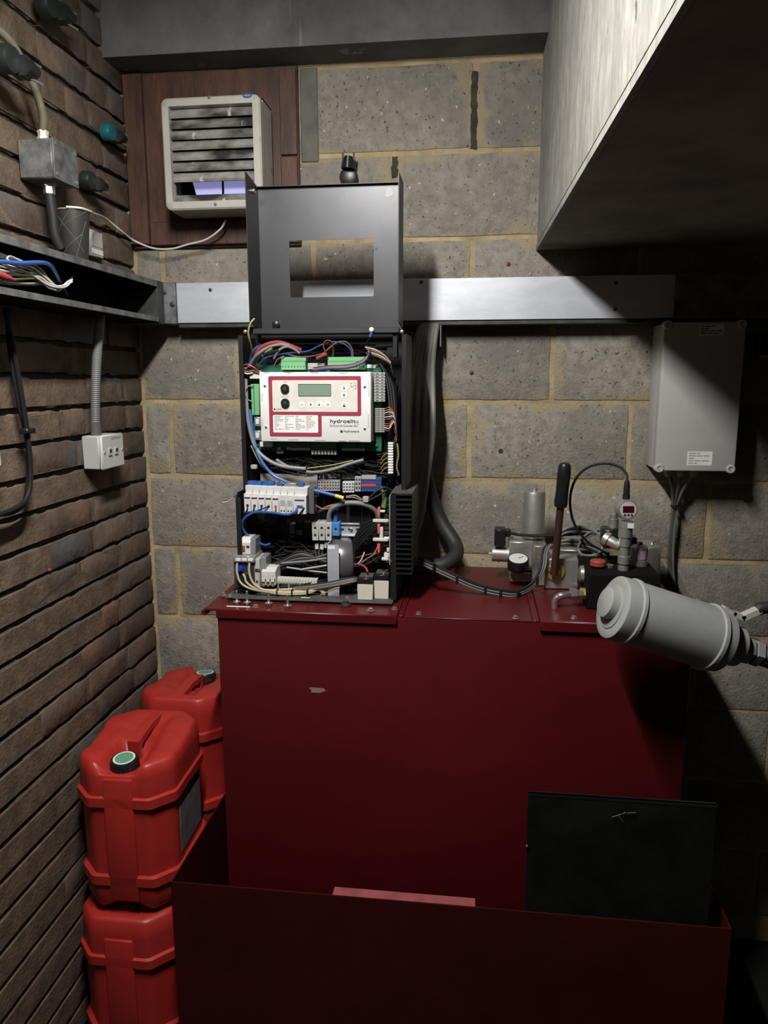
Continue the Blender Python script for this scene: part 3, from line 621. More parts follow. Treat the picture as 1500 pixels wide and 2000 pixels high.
t = thing('isolator_switch', 'dark switch box at the right edge beside the enclosure', 'switch', ((X0+X1)/2, -0.03, Z0))
MB().rbox((X0, -0.06, Z0), (X1, -0.006, Z1), 0.004, 2).build('case', mat('slate_plastic', (0.10, 0.11, 0.13), 0.45), t)
MB().rbox((X0+0.006, -0.064, Z0+0.014), (X1-0.006, -0.06, Z1-0.006), 0.002).build('switch_window', M_BLKPL, t)
MB().rbox((X0+0.006, -0.0635, Z0+0.004), (X1-0.006, -0.06, Z0+0.012), 0.001).build('label', M_GREY, t)
hc = at(1497, 1140, -0.04) + Vector((0.118, 0, 0))
t = thing('coiled_hose', 'black hose coil on the wall just entering at the right edge', 'hose', hc)
MB().tube([hc+Vector(((0.105-0.0012*k)*math.cos(k*math.pi/12), -0.006*(k/12), (0.105-0.0012*k)*math.sin(k*math.pi/12))) for k in range(49)], 0.0125, 10, 2).build('hose', M_RUB, t)
MB().tube([hc+Vector((0, 0.034, 0.085)), hc+Vector((0, -0.03, 0.085)), hc+Vector((0, -0.032, 0.10))], 0.004, 8, 3).build('hook', M_STEEL, t)

# ================================================================== OIL TANK, BUND
ZT = -0.475+G
tx0, tx1, tyf, tyb = -0.612, 0.487, -0.52, -0.03
t = thing('oil_tank', 'tall dark red steel oil tank standing in a tray', 'tank', ((tx0+tx1)/2, -0.27, 0.012))
tk = MB(); tk.rbox((tx0, tyf, 0.012), (tx1, tyb, ZT-0.004), 0.003, 2); tank_body = tk.build('tank_body', M_RED, t)
px0 = atz(402, 1186, -0.472).x; px1 = atz(776, 1200, -0.472).x
MB().rbox((px0, tyf-0.006, ZT-0.003), (px1, tyb, ZT+0.002), 0.0015).build('left_top_plate', M_RED, t)
MB().rbox((tx0-0.001, tyf-0.0065, ZT-0.021), (px1, tyf-0.0005, ZT+0.0015), 0.002).build('left_plate_lip', M_RED, t)
MB().tube([(px0-0.004, tyf+0.0, ZT-0.010), (px0-0.004, tyb, ZT-0.010)], 0.0075, 8, 1).build('rolled_edge', M_RED, t)
rx0 = atz(1057, 1218, -0.472).x
MB().rbox((rx0, tyf-0.008, ZT-0.003), (tx1+0.012, tyb, ZT+0.004), 0.0015).build('right_top_plate', M_RED, t)
MB().rbox((rx0, tyf-0.0085, ZT-0.022), (tx1+0.012, tyf-0.0005, ZT+0.003), 0.002).build('right_plate_lip', M_RED, t)
MB().rbox((px1+0.016, tyf, ZT-0.0045), (rx0-0.018, tyb, ZT-0.001), 0.001).build('middle_lid', M_RED, t)
MB().rbox((rx0-0.016, tyf, ZT-0.0045), (rx0-0.002, tyb, ZT+0.001), 0.001).build('joint_strip', M_RED, t)
MB().rbox((px1+0.002, tyf, ZT-0.0045), (px1+0.014, tyb, ZT+0.001), 0.001).build('joint_strip', M_RED, t)
bolt_me, _ = MB().lathe((0, 0, 0), (0, 0, 1), [(0, 0.0085), (0.0015, 0.0085), (0.0015, 0.006), (0.006, 0.006), (0.0065, 0.005)], 6).mesh('bolt', M_STEEL, False, False)
for (px, py, z) in [(499, 1186, .002), (724, 1193, .002), (818, 1200, 0), (1007, 1208, 0), (1121, 1208, .004), (771, 1190, .002), (435, 1162, .002)]:
    p = atz(px, py, -0.475+z); place('bolt', bolt_me, (p.x, max(p.y, tyf+0.008), ZT+z), t)
stud_me, _ = MB().lathe((0, 0, 0), (0, 0, 1), [(0, 0.006), (0.006, 0.006), (0.006, 0.0095), (0.0075, 0.0095), (0.009, 0.005), (0.012, 0.003), (0.034, 0.003), (0.035, 0.002)], 10).mesh('stud', M_STEEL, True, False)
for (px, py) in [(463, 1180), (483, 1181), (525, 1183), (562, 1188)]:
    p = atz(px, py, -0.473); place('stud', stud_me, (p.x, max(p.y, tyf+0.01), ZT+0.002), t)
a, b = atz(443, 1184, -0.473), atz(488, 1186, -0.473)
MB().box((a.x, a.y-0.003, ZT+0.002), (b.x, a.y+0.003, ZT+0.0026)).build('white_mark', M_LABEL, t)
ch = MB(); cpos = at(618, 1348, tyf); pts = [(0.018*math.cos(k)*(1+0.35*math.sin(3*k+1)), 0.009*math.sin(k)*(1+0.3*math.cos(2*k))) for k in [i*0.5236 for i in range(12)]]
ch.prism([(cpos.x+p[0], tyf-0.0006, cpos.z+p[1]) for p in pts], (0, 0.0005, 0)); ch.build('paint_chip', mat('chipped_primer', (0.25, 0.16, 0.15), 0.6), t, False)
# cable slot under the controller on the front edge: worn lettering strip left off; bund tray
bz = -1.08+G; bxL, bxR, byF, byB, th = -0.685, 0.557, -0.70, -0.012, 0.003
bl = MB(); bl.box((bxL, byF, 0), (bxR, byF+th, bz)).box((bxL, byB-th, 0), (bxR, byB, bz)).box((bxL, byF, 0), (bxL+th, byB, bz)).box((bxR-th, byF, 0), (bxR, byB, bz)).box((bxL, byF, 0), (bxR, byB, 0.006))
bt = thing('bund_tray', 'open dark red steel drip tray surrounding the oil tank', 'tray', ((bxL+bxR)/2, (byF+byB)/2, 0))
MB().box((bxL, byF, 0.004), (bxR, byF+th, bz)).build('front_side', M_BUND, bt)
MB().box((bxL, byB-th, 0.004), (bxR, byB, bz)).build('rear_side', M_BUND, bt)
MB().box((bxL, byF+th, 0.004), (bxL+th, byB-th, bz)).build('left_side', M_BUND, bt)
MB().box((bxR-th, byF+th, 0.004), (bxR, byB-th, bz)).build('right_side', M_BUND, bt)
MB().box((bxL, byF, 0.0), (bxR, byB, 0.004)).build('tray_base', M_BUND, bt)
# loose red angle bar standing in the tray behind its front edge
a, b = at(650, 1738, -0.675), at(928, 1762, -0.675); zt = (a.z+b.z)/2
t = thing('steel_angle_bar', 'short worn red steel angle bar showing above the tray edge', 'bar', ((a.x+b.x)/2, -0.68, zt-0.4))
MB().box((a.x, -0.680, zt-0.0115), (b.x, -0.652, zt-0.0085)).build('top_flange', M_REDW, t)
MB().box((a.x, -0.683, zt-0.42), (b.x, -0.680, zt-0.009)).build('front_flange', M_RED, t)
MB().box((a.x, -0.6834, zt-0.012), (b.x-0.03, -0.6800, zt-0.0082)).build('worn_edge', M_WORN, t)
# black steel sheet leaning on the tank
a = at(1032, 1549, -0.668); a2 = at(1400, 1572, -0.668); bot = 0.02
b = Vector((min(a2.x, bxR-0.012), a.y, a.z)); c2 = Vector((a.x+0.003, -0.688, bot)); d2 = Vector((b.x, -0.688, bot))
s_ = MB(); s_.prism([a, b, d2, c2], (0, 0.006, 0))
sh = thing('black_cover_sheet', 'scuffed black steel cover panel leaning against the red tank', 'panel', ((a.x+b.x)/2, -0.6, bot))
s_.build('sheet', mat('scuffed_black_panel', (0.007, 0.0075, 0.007), 0.55, var=0.4, scale=10, spec=0.2), sh, False)
MB().prism([a+Vector((-0.001, -0.001, 0)), b+Vector((0.001, -0.001, 0)), b+Vector((0.001, -0.001, -0.006)), a+Vector((-0.001, -0.001, -0.006))], (0, 0.012, 0)).build('folded_edge', M_BLK, sh, False)
for (u, v) in [(0.02, 0.30), (0.02, 0.92)]:
    q = a.lerp(c2, v*0.5); MB().sphere(q+Vector((0.0, -0.003, 0)), 0.003, 8).build('rivet', M_STEEL, sh)

for (x0, y0, x1, y1) in [(1195, 1596, 1214, 1590), (1216, 1589, 1222, 1587), (1224, 1588, 1242, 1587), (1208, 1594, 1218, 1606)]:
    MB().cyl(at(x0, y0, -0.674), at(x1, y1, -0.674), 0.0007, n=4).build('scratch', M_CGREYD, sh)
# ================================================================== JERRYCANS
CW, CD, CH = 0.252, 0.290, 0.385
def loop(wx, wy, r, z, cx=0.0, cy=0.0, n=4, notch=None):
    pts = []
    for (sx, sy, a0) in [(1, -1, -90), (1, 1, 0), (-1, 1, 90), (-1, -1, 180)]:
        for k in range(n+1): an = math.radians(a0+90*k/n); pts.append((cx+sx*(wx/2-r)+r*math.cos(an), cy+sy*(wy/2-r)+r*math.sin(an), z))
    return pts
def loft(loops, cap0=True, cap1=True):
    mb = MB(); n = len(loops[0]); vs = [p for l in loops for p in l]
    fs = [(i+a*n, (i+1) % n+a*n, (i+1) % n+(a+1)*n, i+(a+1)*n) for a in range(len(loops)-1) for i in range(n)]
    if cap0: fs.append(tuple(range(n-1, -1, -1)))
    if cap1: fs.append(tuple(range((len(loops)-1)*n, len(loops)*n)))
    return mb.add(vs, fs)
def dense(z, k, r=0.05, per=5):
    """chamfered-corner outline with rounded breaks, k = shrink in metres"""
    w2, d2, c = CW/2-k, CD/2-k, r
    cor = [(w2-c, -d2), (w2, -d2+c), (w2, d2-c), (w2-c, d2), (-w2+c, d2), (-w2, d2-c), (-w2, -d2+c), (-w2+c, -d2)]
    pts = []
    for i in range(8):
        p, q = cor[i], cor[(i+1) % 8]; n = per if i % 2 == 0 else per+3
        for k_ in range(n):
            u = 0.06+0.88*k_/(n-1); pts.append((p[0]+(q[0]-p[0])*u, p[1]+(q[1]-p[1])*u, z))
    return pts
def sm(a, b, x): t_ = max(0, min(1, (x-a)/(b-a))); return t_*t_*(3-2*t_)
def top_h(x, y):
    h = 0.366 + 0.013*sm(-0.10, 0.045, y) + 0.008*sm(0.035, 0.05, y)
    h += 0.008*sm(-0.05, -0.075, y)*sm(0.042, 0.058, abs(x))
    tr = 1-sm(0.030, 0.056, abs(x)); fr_ = 1-sm(-0.03, 0.02, y)
    h -= 0.036*tr*max(fr_, 0.4*(1-sm(0.085, 0.10, y)))
    return h
def make_can():
    P = {}
    B = [dense(0.0, 0.030, 0.04), dense(0.006, 0.012, 0.045), dense(0.022, 0.003), dense(0.067, 0.003), dense(0.070, -0.003), dense(0.092, -0.003), dense(0.095, 0.005), dense(0.265, 0.005), dense(0.268, -0.003), dense(0.290, -0.003), dense(0.293, 0.003), dense(0.342, 0.003)]
    B[:3] = [[(x, y, z+0.016*(1-sm(0.025, 0.055, abs(x)))*sm(CD/2-0.08, CD/2-0.05, abs(y))) for (x, y, z) in l] for l in B[:3]]
    for (k, dz) in [(0.006, -0.008), (0.011, -0.003), (0.018, 0.0), (0.040, 0.0)]:
        B.append([(x, y, max(0.345, top_h(x*(1-k*2), y*(1-k*2))+dz)) for (x, y, _) in dense(0, k)])
    base = dense(0, 0.040)
    for f in (0.86, 0.72, 0.58, 0.44, 0.30, 0.16, 0.05):
        B.append([(x*f, y*f, top_h(x*f, y*f)) for (x, y, _) in base])
    P['can_body'] = (loft(B), M_CAN)
    for nm, sy in (('front_rib', -1), ('rear_rib', 1)):
        y = sy*(CD/2-0.003); P[nm] = (MB().rbox((-0.037, y-0.006, 0.030), (0.037, y+0.006, 0.338), 0.004, 2), M_CAN)
    hd = MB(); pts = [(-0.040, 0.335), (-0.047, 0.386), (0.035, 0.394), (0.110, 0.390), (0.122, 0.368), (0.100, 0.362), (0.092, 0.376), (0.035, 0.379), (-0.028, 0.371), (-0.022, 0.335)]
    hd.prism([(-0.0155, y, z-0.003) for (y, z) in pts], (0.031, 0, 0)); P['handle'] = (hd, M_CAN)
    nk = MB().lathe((0, -0.095, 0.326), (0, -0.12, 1), [(0, 0.037), (0.010, 0.037), (0.012, 0.030), (0.022, 0.030)], 24); P['neck'] = (nk, M_CAN)
    d = Vector((0, -0.12, 1)).normalized(); c0 = Vector((0, -0.095, 0.328))
    cp = MB(); n = 40; prof = [(0.013, 0.034), (0.036, 0.033), (0.040, 0.0305), (0.0405, 0.028)]
    cp.lathe(c0, d, prof, 40)
    for k in range(20):
        an = 2*math.pi*k/20; a = d.cross(Vector((1, 0, 0))).normalized(); b = d.cross(a); o_ = (a*math.cos(an)+b*math.sin(an))*0.0338
        cp.cyl(c0+d*0.014+o_, c0+d*0.036+o_*0.975, 0.0018, n=5)
    P['cap'] = (cp, M_BLKPL)
    P['cap_label_rim'] = (MB().lathe(c0+d*0.0405, d, [(0, 0.0265), (0.0006, 0.0265)], 28), M_LABEL)
    P['cap_label'] = (MB().lathe(c0+d*0.0411, d, [(0, 0.022), (0.0004, 0.022)], 28), M_CAPG)
    P['paper_label'] = (MB().rbox((CW/2-0.0055, -0.07, 0.115), (CW/2-0.0035, 0.075, 0.25), 0.0005), mat('grey_can_label', (0.16, 0.15, 0.15), 0.5, var=0.2, scale=40))
    R_ = {k: v[0].mesh(k, v[1], True, True) for k, v in P.items()}
    R_['can_body'][0].set_sharp_from_angle(angle=math.radians(52)); return R_
can_parts = make_can()
def can(x, y, z, rz, label, zs=1.06):
    t = thing('jerrycan', label, 'jerrycan', (x, y, z), 'red plastic jerrycans stacked beside the tank'); R = Matrix.Rotation(rz, 3, 'Z'); objs = {}
    for k, (me, c) in can_parts.items():
        par = t if not k.startswith('cap_label') else objs['cap']
        o = place(k, me, Vector((x, y, z)) + R @ c, par); o.rotation_euler = (0, 0, 0)
        if par is t: o.rotation_euler.z = rz
        else: o.location = R.inverted() @ (WLOC[o.name]-WLOC[par.name])
        objs[k] = o
    t.scale = (1, 1, zs); return t
CZ = 1.06
can(-0.846, -0.478, 0.4195, 0.03, 'red jerrycan with black cap in front, topmost of the front stack')
can(-0.856, -0.500, 0.0, math.pi, 'red jerrycan at the bottom of the front stack, its lower end cut off')
can(-0.828, -0.162, 0.4325, math.pi, 'red jerrycan at the back corner, half hidden behind the oil tank')
can(-0.828, -0.162, 0.0, math.pi, 'red jerrycan under the back one, only a sliver showing', 1.095)

# ================================================================== GREY SILENCER CYLINDER AND VALVE
P1, P2 = at(1206, 1188, -0.665), at(1406, 1252, -0.615)
ax = (P2-P1); LN = ax.length; ax.normalize(); R0 = 0.0665
t = thing('silencer_cylinder', 'grey painted steel cylinder with stepped cap and lever valve', 'cylinder', P1)
MB().lathe(P1, ax, [(-0.012, 0.050), (-0.012, R0-0.004), (-0.010, R0-0.001), (0.0, R0), (0.018, R0), (0.020, R0+0.0035), (0.027, R0+0.0035), (0.030, R0), (LN-0.038, R0+0.001), (LN-0.036, R0+0.005), (LN-0.028, R0+0.005), (LN-0.026, R0+0.001), (LN-0.004, R0-0.001), (LN, R0-0.006)], 48).build('cylinder_shell', M_PAINTG, t)
side = ax.cross(Vector((0, 0, 1))).normalized(); upv = side.cross(ax).normalized()
nb = MB(); nb.lathe(P1-ax*0.011, -ax, [(0, 0.046), (0.003, 0.046), (0.004, 0.043)], 32); nb.build('end_cap', M_PAINTG, t)
def obox(mb, c, a, b, d, la, lb, ld):
    c = Vector(c); P = [c+a*sa*la/2+b*sb*lb/2+d*sd*ld/2 for (sa, sb, sd) in [(-1,-1,-1),(1,-1,-1),(1,1,-1),(-1,1,-1),(-1,-1,1),(1,-1,1),(1,1,1),(-1,1,1)]]
    return mb.add(P, [(3,2,1,0),(4,5,6,7),(0,1,5,4),(1,2,6,5),(2,3,7,6),(3,0,4,7)])
MB().lathe(P1-ax*0.014+side*0.004+upv*0.006, -ax, [(0, 0.033), (0.018, 0.032), (0.020, 0.029)], 28).build('cap_hub', M_PAINTG, t)
Q = P2+ax*0.002
MB().lathe(Q, ax, [(0, 0.034), (0.010, 0.034), (0.010, 0.043), (0.036, 0.043), (0.038, 0.040), (0.038, 0.025), (0.046, 0.024)], 28).build('valve_flange', M_PAINTG, t)
MB().lathe(Q+ax*0.046, ax, [(0, 0.031), (0.018, 0.031), (0.020, 0.026), (0.026, 0.025)], 6).build('hex_nut', M_PAINTG, t)
MB().lathe(Q+ax*0.072, ax, [(0, 0.030), (0.016, 0.030), (0.018, 0.025), (0.024, 0.024)], 6).build('hex_nut', M_PAINTG, t)
for k in (-0.5, 0.9): MB().sphere(Q+ax*0.045+upv*0.038*math.sin(k)-side*0.038*math.cos(k), 0.0045, 8).build('flange_stud', M_PAINTG, t)
h0 = Q+ax*0.094
MB().tube([h0, h0+ax*0.06, h0+ax*0.14+Vector((0.02, 0, 0)), h0+ax*0.3+Vector((0.08, 0, 0)), (1.45, h0.y+0.1, h0.z-0.16)], 0.025, 16, 6).build('outlet_hose', mat('grey_hose', (0.16, 0.16, 0.16), 0.5), t)
yl = P2.y+0.0; s0 = at(1427, 1226, yl); s1 = at(1425, 1199, yl)
MB().lathe(s0-Vector((0, 0, 0.006)), (0, 0, 1), [(0, 0.007), (0.010, 0.008), ((s1-s0).length+0.004, 0.012)], 14).build('valve_stem', M_PAINTG, t)
lv = [at(1414, 1189, yl), at(1432, 1198, yl), at(1450, 1205, yl), at(1481, 1191, yl)]
lm = MB()
for a, b in zip(lv[:-1], lv[1:]):
    d = (b-a); L_ = d.length; d.normalize(); yv = Vector((0, 1, 0)); n_ = d.cross(yv).normalized(); obox(lm, (a+b)/2, d, yv, n_, L_+0.006, 0.022, 0.011)
lm.build('lever_handle', M_GREY, t)
MB().tube([lv[3]-Vector((0.002, 0, 0)), at(1494, 1187, yl), at(1560, 1186, yl)], 0.0125, 10, 6).build('lever_grip', M_RUB, t)
MB().lathe(s1+Vector((0, 0, 0.006)), (0, 0, 1), [(0, 0.009), (0.006, 0.009), (0.008, 0.006)], 6).build('stem_nut', M_STEEL, t)

# ================================================================== HYDRAULIC VALVE BLOCK ON THE TANK
t = thing('valve_block', 'hydraulic valve assembly with hand pump lever on the red tank', 'valve', (0.28, -0.3, ZT+0.004))
ZP = ZT+0.0045
# black manifold
X0, X1, _, Z1 = prect(1146, 1122, 1290, 1190, -0.43); MB().rbox((X0, -0.43, ZP), (X1, -0.235, Z1), 0.003).build('black_manifold', M_MATT, t)
mx0, mx1, mz1 = X0, X1, Z1
# silver pump block
X0, X1, _, Z1 = prect(1064, 1092, 1140, 1150, -0.265); MB().rbox((X0, -0.265, ZP), (X1, -0.12, Z1), 0.003).build('pump_block', M_ALU, t)
X0, X1, _, Z1 = prect(1040, 1066, 1066, 1140, -0.24); MB().rbox((X0, -0.24, ZP), (X1+0.003, -0.12, Z1), 0.003).build('valve_body', M_ALUD, t)
X0, X1, Z0, Z1 = prect(994, 1058, 1040, 1116, -0.2); MB().rbox((X0, -0.2, Z0), (X1+0.004, -0.1, Z1), 0.003).build('valve_body', M_ALU, t)
X0, X1, _, Z1b = prect(996, 1116, 1062, 1128, -0.21); MB().rbox((X0, -0.21, ZP), (X1, -0.14, Z0-0.001), 0.003).build('mounting_foot', M_ALUD, t)
X0, X1, Z0, Z1 = prect(1090, 1074, 1180, 1100, -0.19); MB().rbox((X0, -0.19, Z0-0.02), (X1, -0.09, Z1), 0.003).build('rear_manifold', M_ALU, t)
X0, X1, Z0, Z1 = prect(1246, 1070, 1290, 1130, -0.2); MB().rbox((X0, -0.2, ZP), (X1, -0.09, Z1), 0.003).build('end_block', M_ALU, t)
for (px, py) in [(1273, 1063), (1250, 1068)]: MB().lathe(at(px, py+8, -0.15), (0, 0, 1), [(0, 0.008), (0.012, 0.008), (0.012, 0.005), (0.017, 0.005)], 8).build('cap_screw', M_STEEL, t)
# filter canister
a, b = at(1041, 1048, -0.15), at(1041, 960, -0.15); rr = (at(1063, 1000, -0.15).x-at(1019, 1000, -0.15).x)/2
MB().lathe(a-Vector((0, 0, 0.02)), (0, 0, 1), [(0, rr*0.8), (0.02, rr*0.8), (0.02, rr), ((b-a).length+0.014, rr), ((b-a).length+0.021, rr*0.93), ((b-a).length+0.022, rr*0.25), ((b-a).length+0.030, rr*0.22)], 32).build('canister', M_ALU, t)
MB().lathe(a-Vector((0, 0, 0.07)), (0, 0, 1), [(0, rr*0.75), (0.055, rr*0.75)], 6).build('canister_neck', M_ALUD, t)
# solenoid with its plug
a, b = at(960, 1081, -0.17), at(998, 1083, -0.17); d = b-a
MB().lathe(a-d*0.15, d, [(0, 0.003), (d.length*0.18, 0.003), (d.length*0.18, 0.021), (d.length*1.15, 0.021)], 24).build('solenoid_coil', M_ALU, t)
X0, X1, Z0, Z1 = prect(966, 1034, 988, 1068, -0.195); MB().rbox((X0, -0.195, Z0), (X1, -0.15, Z1), 0.003).build('plug', M_BLKPL, t)
X0, X1, Z0, Z1 = prect(986, 1035, 998, 1049, -0.185); MB().rbox((X0, -0.185, Z0), (X1, -0.16, Z1), 0.002).build('plug_gland', M_BLKPL, t)
MB().tube(path([(996, 1041), (1020, 1045), (1060, 1046), (1110, 1044), (1150, 1042)], -0.19), 0.0042, 8).build('plug_cable', M_CBLK, t)
# dial gauge lying face up
c = at(1012, 1088, -0.235); MB().lathe(c-Vector((0, 0, 0.030)), (0, -0.35, 1), [(0, 0.026), (0.002, 0.0275), (0.030, 0.0275), (0.032, 0.026), (0.030, 0.0245)], 28).build('gauge_case', M_BLKPL, t)
gd = Vector((0, -0.35, 1)).normalized(); gc = c-Vector((0, 0, 0.030))+gd*0.0305
gf = MB().lathe(gc, gd, [(0, 0.0242), (0.0006, 0.0242)], 28).build('gauge_face', M_WHITE, t)
MB().cyl(gc+gd*0.001, gc+gd*0.001+Vector((0.014, 0.008, 0.003)), 0.0009, n=5).build('needle', M_PRINT, gf)
MB().cyl(gc-Vector((0, 0, 0.03)), gc-Vector((0, -0.05, 0.045)), 0.008, n=10).build('gauge_stem', M_ALUD, t)
# hand pump lever
L0, L1, L2 = at(1082, 1122, -0.285), at(1090, 1040, -0.30), at(1104, 902, -0.33)
k1 = at(1095, 987, -0.312)
MB().cyl(L0, k1, 0.0095, n=16).build('lever_rod', M_COPPER, t)
dv = (L2-k1); n = dv.length; MB().lathe(k1-dv*0.02, dv, [(0, 0.0155), (0.01, 0.017), (n*0.4, 0.0155), (n*0.75, 0.0165), (n*0.93, 0.0150), (n*0.985, 0.011), (n*1.0, 0.005)], 20).build('lever_grip', M_BLKPL, t)
pc = at(1084, 1116, -0.272); pl_ = MB(); ell = [(0.024*math.cos(k*math.pi/10), 0.024*math.sin(k*math.pi/10)) for k in range(20)]
pl_.prism([(pc.x+u, pc.y, pc.z+v) for (u, v) in ell], (0, 0.003, 0)).build('lever_plate', M_BRASS, t)
MB().lathe(pc+Vector((0.0, -0.001, 0.002)), (0, -1, 0), [(0, 0.012), (0.01, 0.012), (0.012, 0.009)], 14).build('lever_socket', M_BRASS, t)
MB().lathe(pc+Vector((-0.013, -0.001, 0.006)), (0, -1, 0), [(0, 0.006), (0.006, 0.006)], 6).build('bolt', M_STEEL, t)
# elbow pipe and union nut
e0 = atz(1085, 1192, -0.471); e1 = at(1112, 1163, -0.425)
MB().tube([(e0.x, -0.425, ZP-0.004), (e0.x, -0.425, ZP+0.016), (e0.x+0.008, -0.425, e1.z-0.004), (e0.x+0.022, -0.425, e1.z), (mx0, -0.425+0.02, e1.z)], 0.0085, 14, 8).build('return_pipe', M_STEEL, t)
un = Vector((at(1112, 1163, -0.41).x, -0.415, e1.z)); MB().lathe(un, (1, 0.12, 0), [(0, 0.013), (0.002, 0.015), (0.017, 0.015), (0.019, 0.013), (0.019, 0.012), (0.03, 0.012)], 6).build('union_nut', M_STEEL, t)
MB().lathe((mx0-0.012, -0.405, e1.z), (1, 0, 0), [(0, 0.0145), (0.012, 0.0145)], 6).build('adaptor_nut', M_BRASS, t)
MB().lathe(at(1124, 1142, -0.27), (0, -1, 0), [(0, 0.007), (0.01, 0.007), (0.01, 0.004), (0.02, 0.004)], 6).build('bleed_screw', M_STEEL, t)
MB().lathe((mx0, -0.36, mz1-0.02), (-1, 0, 0), [(0, 0.022), (0.008, 0.020), (0.012, 0.013)], 20).build('side_plug', M_ALUD, t)
MB().lathe((mx1, -0.36, ZP+0.03), (1, 0, 0), [(0, 0.010), (0.012, 0.010), (0.014, 0.007)], 8).build('side_plug', M_BLK, t)
# top of the black manifold: red knob, steel plug, transducer column, violet label cartridge
c = at(1167, 1118, -0.37); c.z = mz1
MB().lathe(c, (0, 0, 1), [(0, 0.007), (0.006, 0.007), (0.006, 0.019), (0.016, 0.019), (0.019, 0.016)], 20).build('red_knob', mat('faded_red_knob', (0.30, 0.05, 0.04), 0.5), t)
c = at(1189, 1118, -0.36); c.z = mz1; MB().lathe(c, (0, 0, 1), [(0, 0.011), (0.005, 0.011), (0.006, 0.007)], 8).build('steel_plug', M_STEEL, t)
c = at(1246, 1115, -0.33); c.z = mz1
ctg = MB().lathe(c, (0, 0, 1), [(0, 0.022), (0.012, 0.022), (0.012, 0.020), (0.045, 0.020), (0.049, 0.016), (0.052, 0.008), (0.058, 0.006)], 24).build('cartridge', M_ALU, t)
MB().lathe(c+Vector((0, 0, 0.017)), (0, 0, 1), [(0, 0.0206), (0.022, 0.0206)], 24, False).build('violet_label', M_PURP, ctg)
cx_, cy_ = at(1218, 1100, -0.385).x, -0.385
zz = [at(1218, py, cy_).z for py in (1120, 1100, 1086, 1066, 1048, 1030, 1018)]
MB().lathe((cx_, cy_, mz1), (0, 0, 1), [(0, 0.013), (0.010, 0.013), (0.010, 0.010), (zz[1]-mz1, 0.010), (zz[1]-mz1, 0.0145), (zz[2]-mz1, 0.0145), (zz[2]-mz1, 0.012), (zz[3]-mz1, 0.012), (zz[3]-mz1, 0.0145), (zz[4]-mz1, 0.0145), (zz[4]-mz1, 0.0165), (zz[5]-mz1, 0.0165), (zz[5]-mz1, 0.017), (zz[6]-mz1, 0.017)], 16).build('transducer_column', M_ALU, t)
gc = at(1222, 997, cy_); rg = (at(1244, 997, cy_).x-at(1202, 997, cy_).x)/2
MB().lathe(gc+Vector((0, 0.024, 0)), (0.12, -1, 0.1), [(0, rg*0.8), (0.006, rg*0.97), (0.03, rg*0.97), (0.034, rg*0.9)], 28).build('display_head', M_ALU, t)
gd = Vector((0.12, -1, 0.1)).normalized(); gq = gc+Vector((0, 0.024, 0))+gd*0.0344
su = gd.cross(Vector((0, 0, 1))).normalized(); uu = su.cross(gd).normalized()
MB().lathe(gq-gd*0.0004, gd, [(0, rg*0.78), (0.0008, rg*0.78)], 24).build('display_fascia', M_GREY, t)
obox(MB(), gq+gd*0.0008+uu*0.001, su, uu, gd, 0.026, 0.0155, 0.001).build('red_display', M_LED, t)
for k in (-1, 0, 1): MB().lathe(gq+su*(-0.008*k)-uu*0.0125, gd, [(0, 0.003), (0.0015, 0.0028)], 8).build('button', M_PRINT, t)
X0, X1, Z0, Z1 = prect(1226, 1022, 1238, 1032, cy_-0.0185); MB().box((X0, cy_-0.0185, Z0), (X1, cy_-0.017, Z1)).build('label', M_LABEL, t)
tp = Vector((gc.x+0.002, cy_+0.012, gc.z+rg))
MB().lathe(tp-Vector((0, 0, 0.006)), (0, 0, 1), [(0, 0.007), (0.008, 0.007), (0.008, 0.0085), (0.018, 0.0085), (0.018, 0.0065), (0.022, 0.0075), (0.045, 0.0065), (0.052, 0.004)], 14).build('connector', M_CBLK, t)
tz = tp+Vector((0, 0, 0.044))
MB().tube([tz, at(1223, 925, -0.36), at(1208, 911, -0.34), at(1180, 905, -0.33), at(1150, 912, -0.32), at(1126, 933, -0.31), at(1114, 968, -0.3), at(1116, 1005, -0.29), at(1128, 1035, -0.28), at(1150, 1060, -0.27), at(1175, 1075, -0.27), at(1195, 1090, -0.27)], 0.0033, 8, 8).build('sensor_cable', M_CBLK, t)
a = at(1180, 1050, -0.36); b = at(1204, 1064, -0.375)
MB().lathe(a, b-a, [(0, 0.018), (0.012, 0.018), (0.012, 0.014), ((b-a).length, 0.013), ((b-a).length+0.01, 0.010)], 16).build('side_transducer', M_ALU, t)
X0, X1, Z0, Z1 = prect(1178, 1034, 1212, 1072, -0.33); MB().rbox((X0, -0.33, Z0), (X1, -0.28, Z1), 0.004).build('black_coil', M_BLKPL, t)
MB().lathe(Vector((at(1199, 1000, -0.30).x, -0.30, at(1199, 1036, -0.30).z)), (0, 0, 1), [(0, 0.013), (0.030, 0.013), (0.030, 0.010), (0.042, 0.010), (0.044, 0.008)], 16).build('coil_stem', M_ALU, t)
X0, X1, Z0, Z1 = prect(1224, 1050, 1244, 1086, -0.30); MB().rbox((X0, -0.30, Z0), (X1, -0.24, Z1), 0.003).build('black_coil', M_BLKPL, t)
for k in range(3):
    MB().tube([at(1085, 1052-5*k, -0.21), at(1105+4*k, 1040-5*k, -0.21), at(1140, 1038-4*k, -0.22), at(1168, 1042, -0.23), at(1180, 1056+4*k, -0.24), at(1172, 1078, -0.25), at(1155, 1089-2*k, -0.25), at(1135, 1084-k, -0.25), at(1130, 1066, -0.24), at(1145, 1050-3*k, -0.23), at(1170, 1040-3*k, -0.22)], 0.0032, 8, 6).build('coiled_cable', [M_CGREY, M_CBLK, M_CGREY][k], t)
